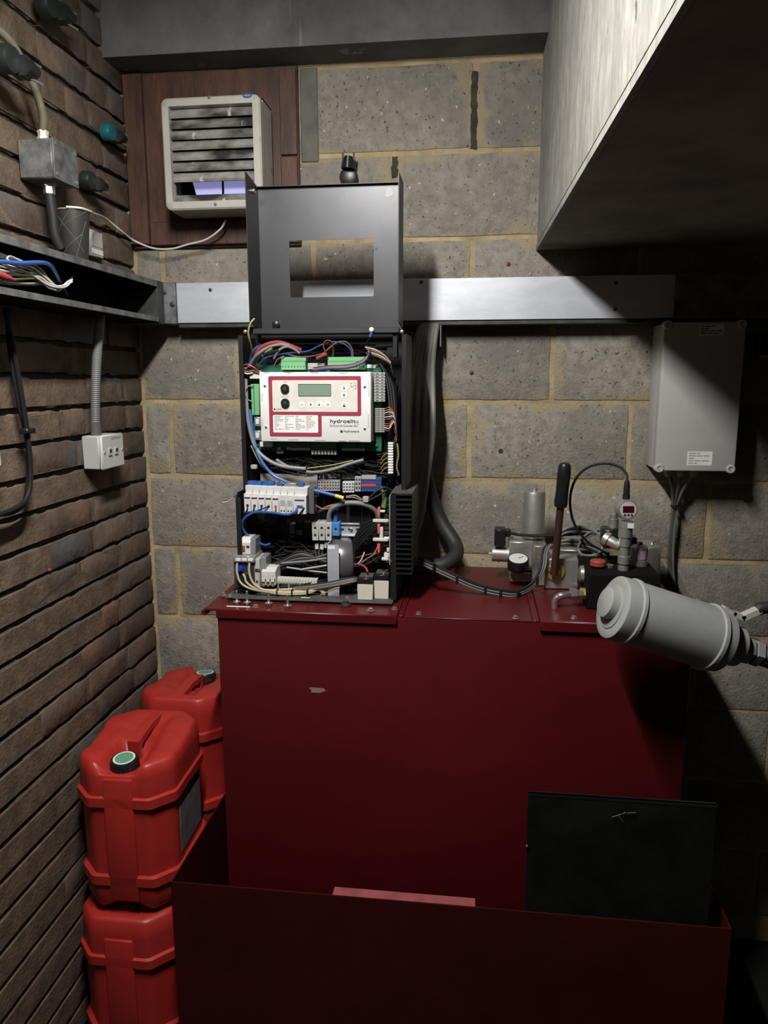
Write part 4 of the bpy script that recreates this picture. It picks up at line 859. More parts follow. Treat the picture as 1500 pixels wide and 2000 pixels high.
for k in range(4):
    MB().tube([at(1075, 1062+3*k, -0.22), at(1100, 1056+3*k, -0.22), at(1135, 1056+4*k, -0.23), at(1165, 1066+4*k, -0.24), at(1190, 1082+3*k, -0.25)], 0.003, 6, 6).build('loom_cable', M_CBLK if k % 2 else M_CGREYD, t)

# ================================================================== CABLES AND HOSES BETWEEN CONTROLLER, TRUNKING AND VALVE
t = thing('control_loom', 'black and grey cable loom sagging from controller to valve block', 'cable', at(1000, 1155, -0.3))
for k in range(5):
    o = k*2.6
    MB().tube([at(818, 1089+o, -0.31), at(832, 1095+o, -0.32), at(880, 1118+o, -0.33), at(930, 1140+o, -0.33), at(980, 1152+o, -0.33), at(1010, 1154+o*0.8, -0.32), at(1040, 1138+o*0.8, -0.3), at(1056+o*0.7, 1110, -0.29), at(1060+o*0.7, 1080, -0.27), at(1068+o*0.7, 1066, -0.25), at(1090, 1058+o, -0.23)], 0.0036, 8, 6).build('loom_cable', [M_CBLK, M_CBLK, M_CGREY, M_CBLK, M_CGREY][k], t)
for (px, py) in [(848, 1107), (893, 1132), (948, 1152), (978, 1158), (1012, 1158), (1050, 1133)]:
    p = at(px, py, -0.333); MB().rbox(p-Vector((0.004, 0.004, 0.012)), p+Vector((0.003, 0.004, 0.012)), 0.002).build('cable_tie', M_BLKPL, t)
t = thing('trunking_cables', 'thick bundle of dark grey cables dropping from trunking behind the controller', 'cable', at(825, 800, -0.1))
for k in range(12):
    u = k/11; m_ = [M_GCAB, M_CGREY, M_GCAB][k % 3]
    MB().tube([at(828+28*u, 618, -0.05), at(815+34*u, 660, -0.06-0.02*(k % 2)), at(800+44*u, 720, -0.09), at(790+55*u, 800, -0.12-0.01*(k % 3)), at(786+58*u, 860, -0.13), at(788+46*u, 930, -0.14), at(790+34*u, 1000, -0.15), at(786+22*u, 1060, -0.16), at(780+20*u, 1110, -0.17)], 0.0085, 8, 6).build('cable', m_, t)
X0, X1, Z0, Z1 = prect(790, 628, 863, 664, -0.03)
t = thing('cable_bracket', 'grey sheet metal drop bracket under the trunking beside grey cables', 'bracket', ((X0+X1)/2, -0.03, Z0))
MB().box((X0, -0.016, Z0), (X1, -0.0135, TZ0-0.0125)).build('bracket_back', M_GALV_D, t)
MB().box((X1-0.003, -0.070, Z0-0.02), (X1, -0.0165, TZ0-0.0125)).build('bracket_side', M_GALV_D, t)
t = thing('black_oil_hose', 'thick black hose curving down the wall onto the tank', 'hose', at(900, 1100, -0.1))
MB().tube([at(812, 850, -0.09), at(826, 900, -0.09), at(838, 960, -0.09), at(862, 1020, -0.10), at(888, 1062, -0.13), at(889, 1086, -0.17), at(868, 1102, -0.20), at(840, 1108, -0.21), at(800, 1106, -0.215)], 0.021, 16, 8).build('hose', M_RUB, t)
for k in range(9):
    p = at(858-6*k, 1105+k*0.25, -0.203-0.0012*k); MB().lathe(p, (-1, -0.1, 0), [(-0.002, 0.0222), (0.002, 0.0222)], 16).build('hose_rib', M_RUB, t)

# ================================================================== LIFT CONTROLLER
zb = ZT+0.0025
pbL, pbR = atz(431, 1174, -0.465).x, atz(764, 1184, -0.465).x
T = thing('lift_controller', 'open black lift controller cabinet full of wiring on the red tank', 'controller', ((pbL+pbR)/2, -0.33, zb))
YF = -0.455
bp = MB().rbox((pbL, YF, zb+0.004), (pbR, -0.16, zb+0.008), 0.001).build('base_plate', M_DUST, T)
MB().rbox((pbL+0.02, YF+0.02, zb), (pbR-0.02, -0.18, zb+0.004), 0.001).build('base_gasket', M_RUB, T)
for (px, py, r) in [(650, 1166, 0.016), (682, 1161, 0.013), (706, 1170, 0.010)]:
    p = atz(px, py, zb+0.0082-G); MB().lathe((p.x, p.y, zb+0.008), (0, 0, 1), [(0, r), (0.0006, r*0.96)], 18).build('cable_hole', M_PRINT, bp)
p = atz(679, 1166, zb+0.0086-G); MB().lathe((p.x, p.y, zb+0.008), (0, 0, 1), [(0, 0.008), (0.002, 0.008), (0.004, 0.005)], 8).build('bolt', M_STEEL, bp)
p = atz(676, 1182, zb-G); MB().lathe((p.x, p.y-0.004, zb), (0, 0, 1), [(0, 0.013), (0.004, 0.013), (0.006, 0.010), (0.010, 0.009)], 16).build('rubber_foot', M_RUB, T)
for (px, py) in [(437, 1163), (449, 1166)]:
    p = atz(px, py, zb+0.008-G); place('bolt', bolt_me, (p.x, p.y, zb+0.008), T)
p = atz(597, 1167, zb+0.0086-G); MB().box((p.x-0.011, p.y-0.002, zb+0.008), (p.x+0.011, p.y+0.002, zb+0.0088)).build('white_mark', M_LABEL, bp)
YB = -0.25
lxU = at(470, 800, -0.385).x; rxU0, rxU1 = at(781, 800, -0.385).x, at(794, 800, -0.385).x
zU1 = at(470, 655, -0.385).z; zM = at(470, 962, -0.42).z
MB().rbox((lxU-0.01, YB, zb+0.008), (rxU1, YB+0.004, zU1+0.012), 0.001).build('back_panel', M_BLK, T)
MB().rbox((lxU, -0.385, zM), (lxU+0.003, YB, zU1), 0.001).build('left_side', M_BLK, T)
MB().rbox((lxU, -0.387, zM), (lxU+0.011, -0.384, zU1), 0.001).build('left_front_flange', M_BLK, T)
MB().rbox((rxU1-0.003, -0.385, zM-0.08), (rxU1, YB, zU1), 0.001).build('right_side', M_BLK, T)
MB().rbox((rxU1-0.012, -0.387, zM-0.0), (rxU1, -0.384, zU1), 0.001).build('right_front_flange', M_BLK, T)
lxL = at(463, 1050, -0.42).x; zl = at(463, 963, -0.42).z
MB().prism([(lxL, -0.42, zb+0.008), (lxL, YB, zb+0.008), (lxL, YB, zl), (lxL, -0.408, zl), (lxL, -0.42, zl-0.012)], (0.003, 0, 0)).build('lower_left_side', M_BLK, T)
MB().rbox((lxL, -0.422, zb+0.008), (lxL+0.012, -0.419, zl-0.012), 0.001).build('lower_left_flange', M_BLK, T)
MB().box((lxL, -0.34, zl-0.002), (lxU+0.004, YB, zl)).build('side_step', M_BLK, T)
# latch pin sticking out on the left
lt = path([(433, 983), (441, 977), (450, 975), (458, 970), (466, 962)], -0.40); MB().tube(lt, 0.0024, 6, 4).build('latch_pin', M_STEEL, T)
MB().tube(path([(434, 982), (446, 979), (455, 972)], -0.405), 0.0018, 6, 4).build('latch_spring', M_GALV, T)
# hinged cover, swung up
cY = -0.300
cx0, cx1 = at(508, 500, cY).x, at(786, 500, cY).x; cz0, cz1 = at(640, 645, cY).z, at(640, 362, cY).z
wx0, wx1, wz0, wz1 = prect(566, 468, 730, 580, cY)
cov = MB()
o_ = [(cx0, cz0), (cx1, cz0), (cx1, cz1), (cx0, cz1)]
out = []; n_ = 6; inn = rrect(wx0, wx1, wz0, wz1, 0.004, 5)
# matched outer outline so the window keeps round corners
def outer_pts(): 
    pts = []
    for (cx, cz, a, b) in [(cx1, cz0, 0, 0), (cx1, cz1, 0, 0), (cx0, cz1, 0, 0), (cx0, cz0, 0, 0)]:
        pts += [(cx, cz)]*6
    return pts
N_ = len(inn); op = outer_pts(); fr = -0.0006
vs = [(p[0], cY-0.001, p[1]) for p in inn] + [(x, cY-0.001, z) for (x, z) in [(cx1, cz0), (cx1, cz1), (cx0, cz1), (cx0, cz0)]] + [(p[0], cY+0.001, p[1]) for p in inn] + [(x, cY+0.001, z) for (x, z) in [(cx1, cz0), (cx1, cz1), (cx0, cz1), (cx0, cz0)]]
fs = []; M1 = N_+4
for side_ in (0, 1):
    o = side_*M1
    for c in range(4):
        for k in range(5): fs.append((o+c*6+k, o+c*6+k+1, o+N_+c))
        c2 = (c+1) % 4; fs.append((o+c*6+5, o+c2*6, o+N_+c2, o+N_+c))
for i in range(N_): fs.append((i, (i+1) % N_, M1+(i+1) % N_, M1+i))
for c in range(4): fs.append((N_+c, N_+(c+1) % 4, M1+N_+(c+1) % 4, M1+N_+c))
cov.add(vs, fs)
CO = cov.build('hinged_cover', M_BLK_SAT, T, False)
zfl = at(483, 334, cY-0.1).z; zfr = at(788, 334, cY-0.1).z
MB().prism([(cx0, cY, cz0), (cx0, cY-0.1, cz0+0.012), (cx0, cY-0.1, zfl), (cx0, cY, cz1+0.0)], (-0.002, 0, 0)).build('left_flange', M_BLK, CO, False)
MB().prism([(cx1, cY, cz0), (cx1, cY-0.1, cz0+0.012), (cx1, cY-0.1, zfr), (cx1, cY, cz1+0.0)], (0.002, 0, 0)).build('right_flange', M_BLK, CO, False)
MB().box((cx0, cY-0.012, cz1-0.0015), (cx1, cY-0.001, cz1)).build('top_flange', M_BLK, CO)
p = at(495, 372, cY-0.05); MB().lathe((cx0+0.0005, cY-0.045, p.z), (1, 0, 0), [(0, 0.006), (0.004, 0.006), (0.005, 0.003)], 10).build('rivet', M_STEEL, CO)
X0, X1, Z0, Z1 = prect(752, 364, 768, 386, cY-0.0016); mk = MB(); mk.prism([(X0, cY-0.0016, Z0+0.004), (X0+0.006, cY-0.0016, Z0), (X1, cY-0.0016, Z0+0.006), (X1-0.004, cY-0.0016, Z1-0.004), (X0+0.01, cY-0.0016, Z1), (X0+0.004, cY-0.0016, Z1-0.006)], (0, 0.0004, 0)); mk.build('paint_scuff', mat('pale_scuff', (0.35, 0.35, 0.36), 0.5), CO, False)
for (px, py) in [(561, 486), (735, 486)]: MB().lathe(at(px, py, cY-0.001), (0, -1, 0), [(0, 0.0028), (0.0006, 0.0028)], 8).build('screw_hole', M_PRINT, CO)
tl = at(540, 634, cY-0.004); MB().lathe(tl, (0, -1, 0), [(0, 0.009), (0.01, 0.009), (0.012, 0.006)], 12).build('cover_catch', M_BLKPL, CO)
# hinge bars
hb_ = MB(); X0, X1, Z0, Z1 = prect(493, 640, 779, 651, -0.385); hb_.rbox((X0, -0.385, Z0), (X1, -0.36, Z1), 0.001); hb_.build('hinge_bar', M_BLK_SAT, T)
hb2 = MB(); X0, X1, Z0, Z1 = prect(510, 654, 768, 661, -0.34); hb2.rbox((X0, -0.34, Z0), (X1, -0.32, Z1), 0.001); hb2.build('stay_bar', M_BLK_SAT, T)
pbox(MB(), 767, 652, 776, 698, -0.375, 0.03, 0.001).build('hinge_arm', M_BLK, T)
for (px, py) in [(479, 648), (785, 648)]: MB().lathe(at(px, py, -0.385), (0, -1, 0), [(-0.004, 0.0045), (0.003, 0.0045), (0.004, 0.003)], 10).build('hinge_pin', M_STEEL, T)
MB().tube(path([(497, 622, -0.40), (489, 632, -0.405), (485, 648, -0.405), (487, 662, -0.40), (491, 678, -0.38), (492, 692, -0.36)]), 0.0022, 6, 6).build('earth_wire', M_CYEL, T)
MB().lathe(at(726, 644, -0.386), (0, -1, 0), [(0, 0.006), (0.004, 0.006), (0.006, 0.004)], 10).build('earth_stud', M_CREAM, T)
MB().cyl(at(726, 649, -0.387), at(723, 658, -0.387), 0.0036, n=8).build('blue_sleeve', M_BLUE, T)
MB().tube(path([(723, 658, -0.387), (718, 668, -0.37), (719, 680, -0.36)]), 0.003, 6, 4).build('earth_lead', M_CBLK, T)

# ---- main circuit board and the white control unit
YPB = -0.335
PC = pbox(MB(), 491, 712, 745, 880, YPB, 0.002).build('circuit_board', M_PCB, T)
def terminal(x0, y0, x1, y1, Y, dep, m, n, par=T, name='terminal_strip', two=True, down=False):
    X0, X1, Z0, Z1 = prect(x0, y0, x1, y1, Y); mid = Z1-(Z1-Z0)*0.33
    mb = MB()
    if two: mb.box((X0, Y, Z0), (X1, Y+dep, mid-0.001)); mb.box((X0-0.001, Y+0.004, mid), (X1+0.001, Y+dep, Z1))
    else: mb.rbox((X0, Y, Z0), (X1, Y+dep, Z1), 0.0008)
    o = mb.build(name, m, par)
    hm = MB(); w_ = (X1-X0)/n
    for k in range(n):
        cx = X0+w_*(k+0.5); hz = Z0+(mid-Z0)*(0.35 if two else 0.5)
        if down: hm.box((cx-w_*0.3, Y-0.0004, Z0+0.0005), (cx+w_*0.3, Y, Z0+(Z1-Z0)*0.35))
        else: hm.box((cx-w_*0.16, Y-0.0004, hz-w_*0.18), (cx+w_*0.16, Y, hz+w_*0.18))
    hm.build('terminal_holes', M_LABEL if down else M_PRINT, o, False); return o
terminal(549, 697, 596, 722, -0.362, 0.025, M_GREEN, 8)
terminal(640, 697, 712, 722, -0.362, 0.025, M_GREEN, 12)
terminal(601, 709, 634, 721, -0.352, 0.015, M_GREYT, 8, two=False)
X0, X1, Z0, Z1 = prect(491, 750, 506, 811, -0.355); g = MB().rbox((X0, -0.355, Z0), (X1, -0.335, Z1), 0.001).build('terminal_strip', M_GREEN, T)
MB().box((X0+0.006, -0.3554, Z0+0.002), (X0+0.008, -0.355, Z1-0.002)).build('groove', M_GREEN_D, g)
pbox(MB(), 487, 724, 508, 740, -0.36, 0.02, 0.001).build('ribbon_plug', M_CREAM, T)
for (y0, y1) in [(815, 832), (842, 859)]:
    o = pbox(MB(), 496, y0-1, 510, y1+1, -0.352, 0.015, 0.002).build('serial_port', M_ALU, T); pbox(MB(), 499, y0+3, 506, y1-3, -0.3535, 0.002, 0.001).build('port_insert', M_WHITE, o)
terminal(566, 865, 606, 880, -0.352, 0.02, M_GREEN_D, 16, two=False, down=True)
terminal(607, 864, 658, 888, -0.352, 0.02, M_GREEN_D, 8, two=False, down=True)
terminal(667, 866, 713, 881, -0.352, 0.02, M_GREEN_D, 16, two=False, down=True)
pbox(MB(), 507, 863, 531, 873, -0.355, 0.012, 0.001).build('white_strap', M_WHITE, T)
for x in (546, 563): MB().lathe(at(x, 876, -0.35), (0, -1, 0), [(0, 0.004), (0.003, 0.004)], 10).build('relay_pin', M_STEEL, T)
pbox(MB(), 540, 879, 553, 886, -0.35, 0.01).build('relay_tab', M_CGREY, T)
# grey pluggable connectors on the right of the board: each row one plug
def plug_rows(x0, y0, x1, y1, n, Y):
    for k in range(n):
        a, b = y0+(y1-y0)*k/n, y0+(y1-y0)*(k+1)/n
        o = pbox(MB(), x0, a+0.4, x1, b-0.4, Y, 0.02, 0.0006).build('plug_row', M_GREYT, T)
        X0, X1, Z0, Z1 = prect(x0, a, x1, b, Y); h = MB(); w_ = X1-X0
        for f in ((0.06, 0.18), (0.28, 0.5), (0.7, 0.88)): h.box((X0+w_*f[0], Y-0.0004, Z0+(Z1-Z0)*0.35), (X0+w_*f[1], Y, Z0+(Z1-Z0)*0.62))
        h.build('plug_slots', M_PRINT, o, False)
plug_rows(727, 727, 752, 785, 10, -0.358)
plug_rows(732, 797, 751, 845, 12, -0.350)
pbox(MB(), 714, 712, 733, 719, -0.3375, 0.001).build('board_label', M_LABEL, T)
for (px, py) in [(501, 713), (548, 712), (736, 713), (735, 870), (504, 868)]: MB().lathe(at(px, py, YPB), (0, -1, 0), [(0, 0.0045), (0.003, 0.0045), (0.005, 0.003)], 8).build('standoff', M_STEEL, T)
# control unit
YC = -0.388
ux0, ux1, uz0, uz1 = prect(508, 726.5, 724.5, 863, YC)
U = MB().rbox((ux0, YC, uz0), (ux1, YPB-0.001, uz1), 0.0025, 2).build('control_unit', M_LABEL, T)
def uu_(px, py): # control-unit pixel -> X,Z on its face
    p = at(px, py, YC); return p.x, p.z
def uz(crop_x, crop_y): return uu_(500+crop_x*0.16, 715+crop_y*0.16)
def urect(x0, y0, x1, y1):
    a, b = uz(x0, y0), uz(x1, y0); c, d = uz(x0, y1), uz(x1, y1); return (a[0]+c[0])/2, (b[0]+d[0])/2, (c[1]+d[1])/2, (a[1]+b[1])/2
def flat(name, outline, Y, m, par=U):
    n = len(outline); c = (sum(p[0] for p in outline)/n, sum(p[1] for p in outline)/n)
    return MB().prism([(p[0], Y, p[1]) for p in outline], (0, 0.0004, 0)).build(name, m, par, False)
X0, X1, Z0, Z1 = urect(155, 122, 1283, 606); flat('crimson_border', rrect(X0, X1, Z0, Z1, 0.004, 4), YC-0.0006, M_CRIM)
x0, x1, z0, z1 = urect(165, 560, 802, 860); flat('crimson_border', rrect(x0, x1, z0, z1, 0.004, 4), YC-0.00055, M_CRIM)
X0, X1, Z0, Z1 = urect(202, 172, 1240, 558); flat('key_field', rrect(X0, X1, Z0, Z1, 0.003, 4), YC-0.0011, M_FACE)
x0, x1, z0, z1 = urect(210, 598, 760, 812); li = flat('code_list', rrect(x0, x1, z0, z1, 0.003, 4), YC-0.0011, M_LABEL)
for k in range(4): label_lines(li, x0+(x1-x0)*(0.02+0.235*k), x0+(x1-x0)*(0.25+0.235*k), z0+(z1-z0)*0.12, z1, YC-0.0015, 9, M_PRINTG, 20+k)
X0, X1, Z0, Z1 = urect(518, 218, 918, 370); fl_ = flat('lcd_bezel', rrect(X0, X1, Z0, Z1, 0.001, 3), YC-0.0015, mat('dark_bezel', (0.06, 0.06, 0.07), 0.4))
X0, X1, Z0, Z1 = urect(526, 226, 912, 362); MB().box((X0, YC-0.002, Z0), (X1, YC-0.0016, Z1)).build('lcd', M_LCD, fl_)
for (cx, cy) in [(358, 272), (362, 448)]:
    x, z = uz(cx, cy); b_ = MB().lathe((x, YC-0.001, z), (0, -1, 0), [(0, 0.0105), (0.006, 0.0105), (0.007, 0.0095), (0.0072, 0.006)], 24).build('push_button', M_BLKPL, U)
    MB().lathe((x, YC-0.0082, z), (0, -1, 0), [(0, 0.0042), (0.0003, 0.004)], 14).build('button_mark', mat('button_grey', (0.05, 0.05, 0.05), 0.3), b_)
def utext(s, x0, y0, x1, y1, m, name='lettering', Y=None, bold=0.004):
    X0, X1, Z0, Z1 = urect(x0, y0, x1, y1); return text(name, s, X0, Z0, (YC-0.0018) if Y is None else Y, X1-X0, Z1-Z0, m, U, bold)
utext('STOP', 332, 188, 384, 203, M_PRINTG); utext('CAR LIGHT', 306, 364, 412, 380, M_PRINTG); utext('FLOOR', 248, 517, 315, 533, M_PRINT)
utext('Esc', 543, 460, 583, 481, M_PRINTG)
utext('hydroelit', 905, 648, 1218, 708, M_NAVY, Y=YC-0.0008, bold=0.010); utext('e', 1222, 664, 1254, 698, M_PRINTG, Y=YC-0.0008)
utext('Drive and Lift Controller 2G-T', 902, 714, 1252, 740, M_PRINT, Y=YC-0.0008, bold=0.0); utext('Hydroware', 1072, 780, 1258, 818, M_PRINT, Y=YC-0.0008)
x, z = uz(1044, 797); MB().lathe((x, YC-0.0004, z), (0, -1, 0), [(0, 0.0032), (0.0004, 0.0032)], 16).build('maker_emblem', M_PRINT, U)
def tri(cx, cy, up, bar, m=M_PRINT):
    x, z = uz(cx, cy); s = 0.0032 if up else -0.0032
    flat('arrow_mark', [(x-0.0032, z-s*0.7), (x+0.0032, z-s*0.7), (x, z+s*0.9)], YC-0.0018, m)
    if bar: flat('arrow_bar', [(x-0.0034, z+s*1.35), (x+0.0034, z+s*1.35), (x+0.0034, z+s*1.35+0.0006), (x-0.0034, z+s*1.35+0.0006)], YC-0.0018, m)
for (cx, cy) in [(563, 470), (668, 472), (772, 470), (874, 472), (1076, 268), (1076, 358), (1076, 480)]:
    x, z = uz(cx, cy); MB().lathe((x, YC-0.0012, z), (0, -1, 0), [(0, 0.0078), (0.0003, 0.0078)], 20).build('soft_key', M_LABEL, U)
tri(668, 472, False, False); tri(772, 470, True, False); tri(1076, 268, True, True); tri(1076, 355, False, True)
x, z = uz(874, 470); en = MB(); en.box((x-0.003, YC-0.0019, z-0.002), (x+0.003, YC-0.0016, z-0.0012)).box((x+0.0022, YC-0.0019, z-0.002), (x+0.003, YC-0.0016, z+0.002)).box((x-0.002, YC-0.0019, z+0.0012), (x+0.003, YC-0.0016, z+0.002)); en.build('enter_mark', M_PRINT, U)
x, z = uz(1078, 484); lk = MB(); lk.box((x-0.003, YC-0.0019, z-0.003), (x+0.003, YC-0.0016, z+0.001)); lk.tube([(x-0.002, YC-0.0018, z+0.001), (x-0.002, YC-0.0018, z+0.003), (x, YC-0.0018, z+0.0042), (x+0.002, YC-0.0018, z+0.003), (x+0.002, YC-0.0018, z+0.001)], 0.0005, 5, 3); lk.build('padlock_mark', M_PRINT, U)
x, z = uz(228, 525); MB().lathe((x, YC-0.0012, z), (0, -1, 0), [(0, 0.0021), (0.0006, 0.002)], 12).build('led', M_PRINT, U)
dg = MB()
for (a0, b0, a1, b1) in [(1190, 180, 1193, 300), (1150, 205, 1176, 212), (1152, 210, 1158, 240), (1160, 262, 1180, 240), (1204, 200, 1222, 205), (1204, 235, 1224, 243), (1206, 270, 1222, 278), (1216, 205, 1222, 275)]:
    X0, X1, Z0, Z1 = urect(a0, b0, a1, b1); dg.box((X0, YC-0.0018, Z0), (X1, YC-0.0014, Z1))
dg.build('wiring_diagram', M_PRINTG, U)
for (cx, cy) in [(110, 240), (1328, 250), (124, 745), (1328, 762)]:
    x, z = uz(cx, cy); MB().lathe((x, YC, z), (0, -1, 0), [(0, 0.0035), (0.0015, 0.0032), (0.002, 0.002)], 12).build('screw', M_STEEL, U)
for (a0, a1, y_) in [(340, 455, 76), (390, 415, 90), (670, 760, 78), (1010, 1120, 84), (180, 262, 886), (395, 520, 898), (720, 850, 905), (1010, 1100, 912), (1130, 1265, 912), (90, 160, 76)]:
    X0, X1, Z0, Z1 = urect(a0, y_-5, a1, y_+5); MB().box((X0, YC-0.0004, Z0), (X1, YC, Z1)).build('edge_lettering', M_PRINTG, U, False)
for (x_, a0, a1) in [(1378, 180, 370), (1372, 590, 750), (70, 90, 140), (75, 330, 430), (80, 640, 780)]:
    X0, X1, Z0, Z1 = urect(x_-4, a0, x_+4, a1); MB().box((X0, YC-0.0004, Z0), (X1, YC, Z1)).build('edge_lettering', M_PRINTG, U, False)

# ---- breaker row
YM = -0.405
zA, zB_, zC = 948, 964, 1000
MB().box((at(478, 960, YM).x, YM+0.03, at(540, 972, YM).z), (at(618, 960, YM).x, YM+0.033, at(540, 958, YM).z)).build('breaker_rail', M_GALV, T)
def breaker(x0, x1, kind, i):
    dy = (x0-478)*0.045
    X0, X1, Z0, Z1 = prect(x0-1.5, zB_+dy, x1-1.5, zC+dy, YM); w_ = X1-X0; h = Z1-Z0
    o = MB().rbox((X0+0.0002, YM, Z0), (X1-0.0002, YM+0.05, Z1), 0.0008).build('circuit_breaker', M_WHITE, T)
    a, b, c, d = prect(x0+1, zA+dy, x1+1, zB_+dy, YM+0.012); MB().rbox((a+0.0002, YM+0.012, c), (b-0.0002, YM+0.05, d), 0.001).build('terminal_shroud', M_WHITE, o)
    xc = (X0+X1)/2
    if kind == 'm':
        MB().box((X0+w_*0.1, YM-0.0005, Z0+h*0.74), (X1-w_*0.1, YM, Z0+h*0.80)).build('toggle_slot', M_PRINT, o)
        MB().rbox((X0+w_*0.12, YM-0.003, Z0+h*0.80), (X1-w_*0.12, YM, Z0+h*0.88), 0.0005).build('toggle', M_WHITE, o)
        MB().lathe((xc, YM, Z0+h*0.36), (0, -1, 0), [(0, w_*0.2), (0.0006, w_*0.2)], 10).build('screw_hole', M_REDP if i == 4 else M_PRINT, o)
        MB().box((X1-w_*0.06, YM-0.0004, Z0+h*0.3), (X1-w_*0.01, YM, Z0+h*0.7)).build('seam', M_PRINTG, o)
    elif kind == 'p':
        MB().rbox((X0+w_*0.18, YM-0.0005, Z0+h*0.42), (X1-w_*0.12, YM, Z0+h*0.72), 0.0003).build('window', M_GREYT, o)
        MB().box((X0+w_*0.2, YM-0.0004, Z0+h*0.1), (X0+w_*0.4, YM, Z0+h*0.19)).build('screw_hole', M_PRINT, o); MB().box((X0+w_*0.6, YM-0.0004, Z0+h*0.1), (X0+w_*0.8, YM, Z0+h*0.19)).build('screw_hole', M_PRINT, o)
    else:
        MB().box((X0+w_*0.12, YM-0.0005, Z0+h*0.72), (X1-w_*0.15, YM, Z0+h*0.79)).build('toggle_slot', M_PRINT, o)
        MB().box((X0+w_*0.28, YM-0.0005, Z0+h*0.32), (X0+w_*0.75, YM, Z0+h*0.48)).build('screw_hole', M_BLUE if i == 7 else M_CBRN, o)
    return o
xb = [478, 491.7, 505.4, 519.1, 532.8, 546.5, 560.2, 573.9, 587.6]
for i in range(8): breaker(xb[i], xb[i+1]+(0 if i < 7 else 12), 'm' if i < 5 else ('p' if i < 7 else 'r'), i)
breaker(602, 602.5, 'x', 9) if False else None
pbox(MB(), 603, 953, 613, 1004, YM+0.012, 0.04, 0.001).build('auxiliary_contact', mat('dark_grey_module', (0.10, 0.10, 0.11), 0.4), T)
for (a, b) in [(482, 497), (497, 511), (512, 534), (540, 551), (582, 592)]: pbox(MB(), a, 940+(a-478)*0.04, b, 949+(a-478)*0.04, YM+0.022, 0.02, 0.001).build('blue_busbar_cap', M_BLUE, T)
pbox(MB(), 556, 944, 579, 952, YM+0.02, 0.02, 0.001).build('wire_ferrules', M_ALU, T)
pbox(MB(), 476, 999, 530, 1003, YM-0.002, 0.004, 0.001).build('busbar', M_BLUE, T)
def cab(pts, r, m, n=6, sub=6, name='cable'): return MB().tube(path(pts), r, n, sub).build(name, m, T)
cab([(580, 993, -.408), (576, 1000, -.412), (560, 1005, -.414), (530, 1001, -.415), (500, 1000, -.415), (482, 1008, -.412), (473, 1020, -.405), (476, 1036, -.395), (492, 1052, -.385), (515, 1064, -.37), (528, 1062, -.36)], 0.0030, M_CBLUE)
cab([(525, 988, -.407), (515, 993, -.412), (500, 998, -.413), (482, 1003, -.41), (474, 1016, -.40)], 0.0018, M_CBLK)
for x in (484, 497, 511): cab([(x, 988, -.406), (x-2, 996, -.410), (x-4, 1004, -.40)], 0.0015, M_CBLK)
cab([(539, 990, -.406), (538, 998, -.409), (534, 1004, -.40)], 0.0018, M_CRED)
cab([(594, 991, -.406), (588, 1000, -.409), (584, 1004, -.40)], 0.0018, M_CBLK)
# grey trunking lid and yellow warning sticker behind the breakers
pbox(MB(), 509, 926, 620, 956, -0.33, 0.004).build('slotted_duct', M_GREYT, T)
pbox(MB(), 563, 937, 579, 944, -0.332, 0.001).build('yellow_sticker', M_YEL, T)
# rail terminals right of the breakers
def din_row(x0, y0, x1, y1, n, Y, m, name='rail_terminal', special=None, rows=2):
    for k in range(n):
        a, b = x0+(x1-x0)*k/n, x0+(x1-x0)*(k+1)/n; X0, X1, Z0, Z1 = prect(a, y0, b, y1, Y); w_ = X1-X0; h = Z1-Z0
        o = MB().rbox((X0+0.0002, Y, Z0), (X1-0.0002, Y+0.03, Z1), 0.0004).build(name, m, T)
        hm = MB()
        for r_ in range(rows): zz_ = Z0+h*(0.18+0.55*r_/(max(1, rows-1))); hm.box((X0+w_*0.25, Y-0.0004, zz_), (X1-w_*0.25, Y, zz_+h*0.14))
        hm.build('terminal_holes', M_PRINT, o, False)
        if special and k in special: MB().box((X0, Y-0.0006, Z0+h*0.36), (X1, Y, Z0+h*0.52)).build('marker', M_REDP, o)
din_row(621, 938, 664, 959, 8, -0.345, M_GREYT, special=(2,), rows=3)
din_row(622, 917, 664, 934, 8, -0.325, mat('dim_grey_terminal', (0.17, 0.17, 0.17), 0.5), rows=2)
din_row(668, 916, 692, 936, 4, -0.325, MATS['dim_grey_terminal'], rows=2)
din_row(669, 941, 692, 962, 4, -0.345, M_WHITE, rows=3)
din_row(693, 931, 705, 960, 2, -0.345, M_GREYT, rows=3)
din_row(706, 931, 734, 960, 5, -0.345, M_BLUE, special=(0, 1, 2, 3, 4), rows=3)
din_row(734, 933, 745, 959, 2, -0.345, M_BLUE, rows=3)
pbox(MB(), 706, 929, 734, 936, -0.347, 0.02).build('terminal_cover', M_GREYT, T)
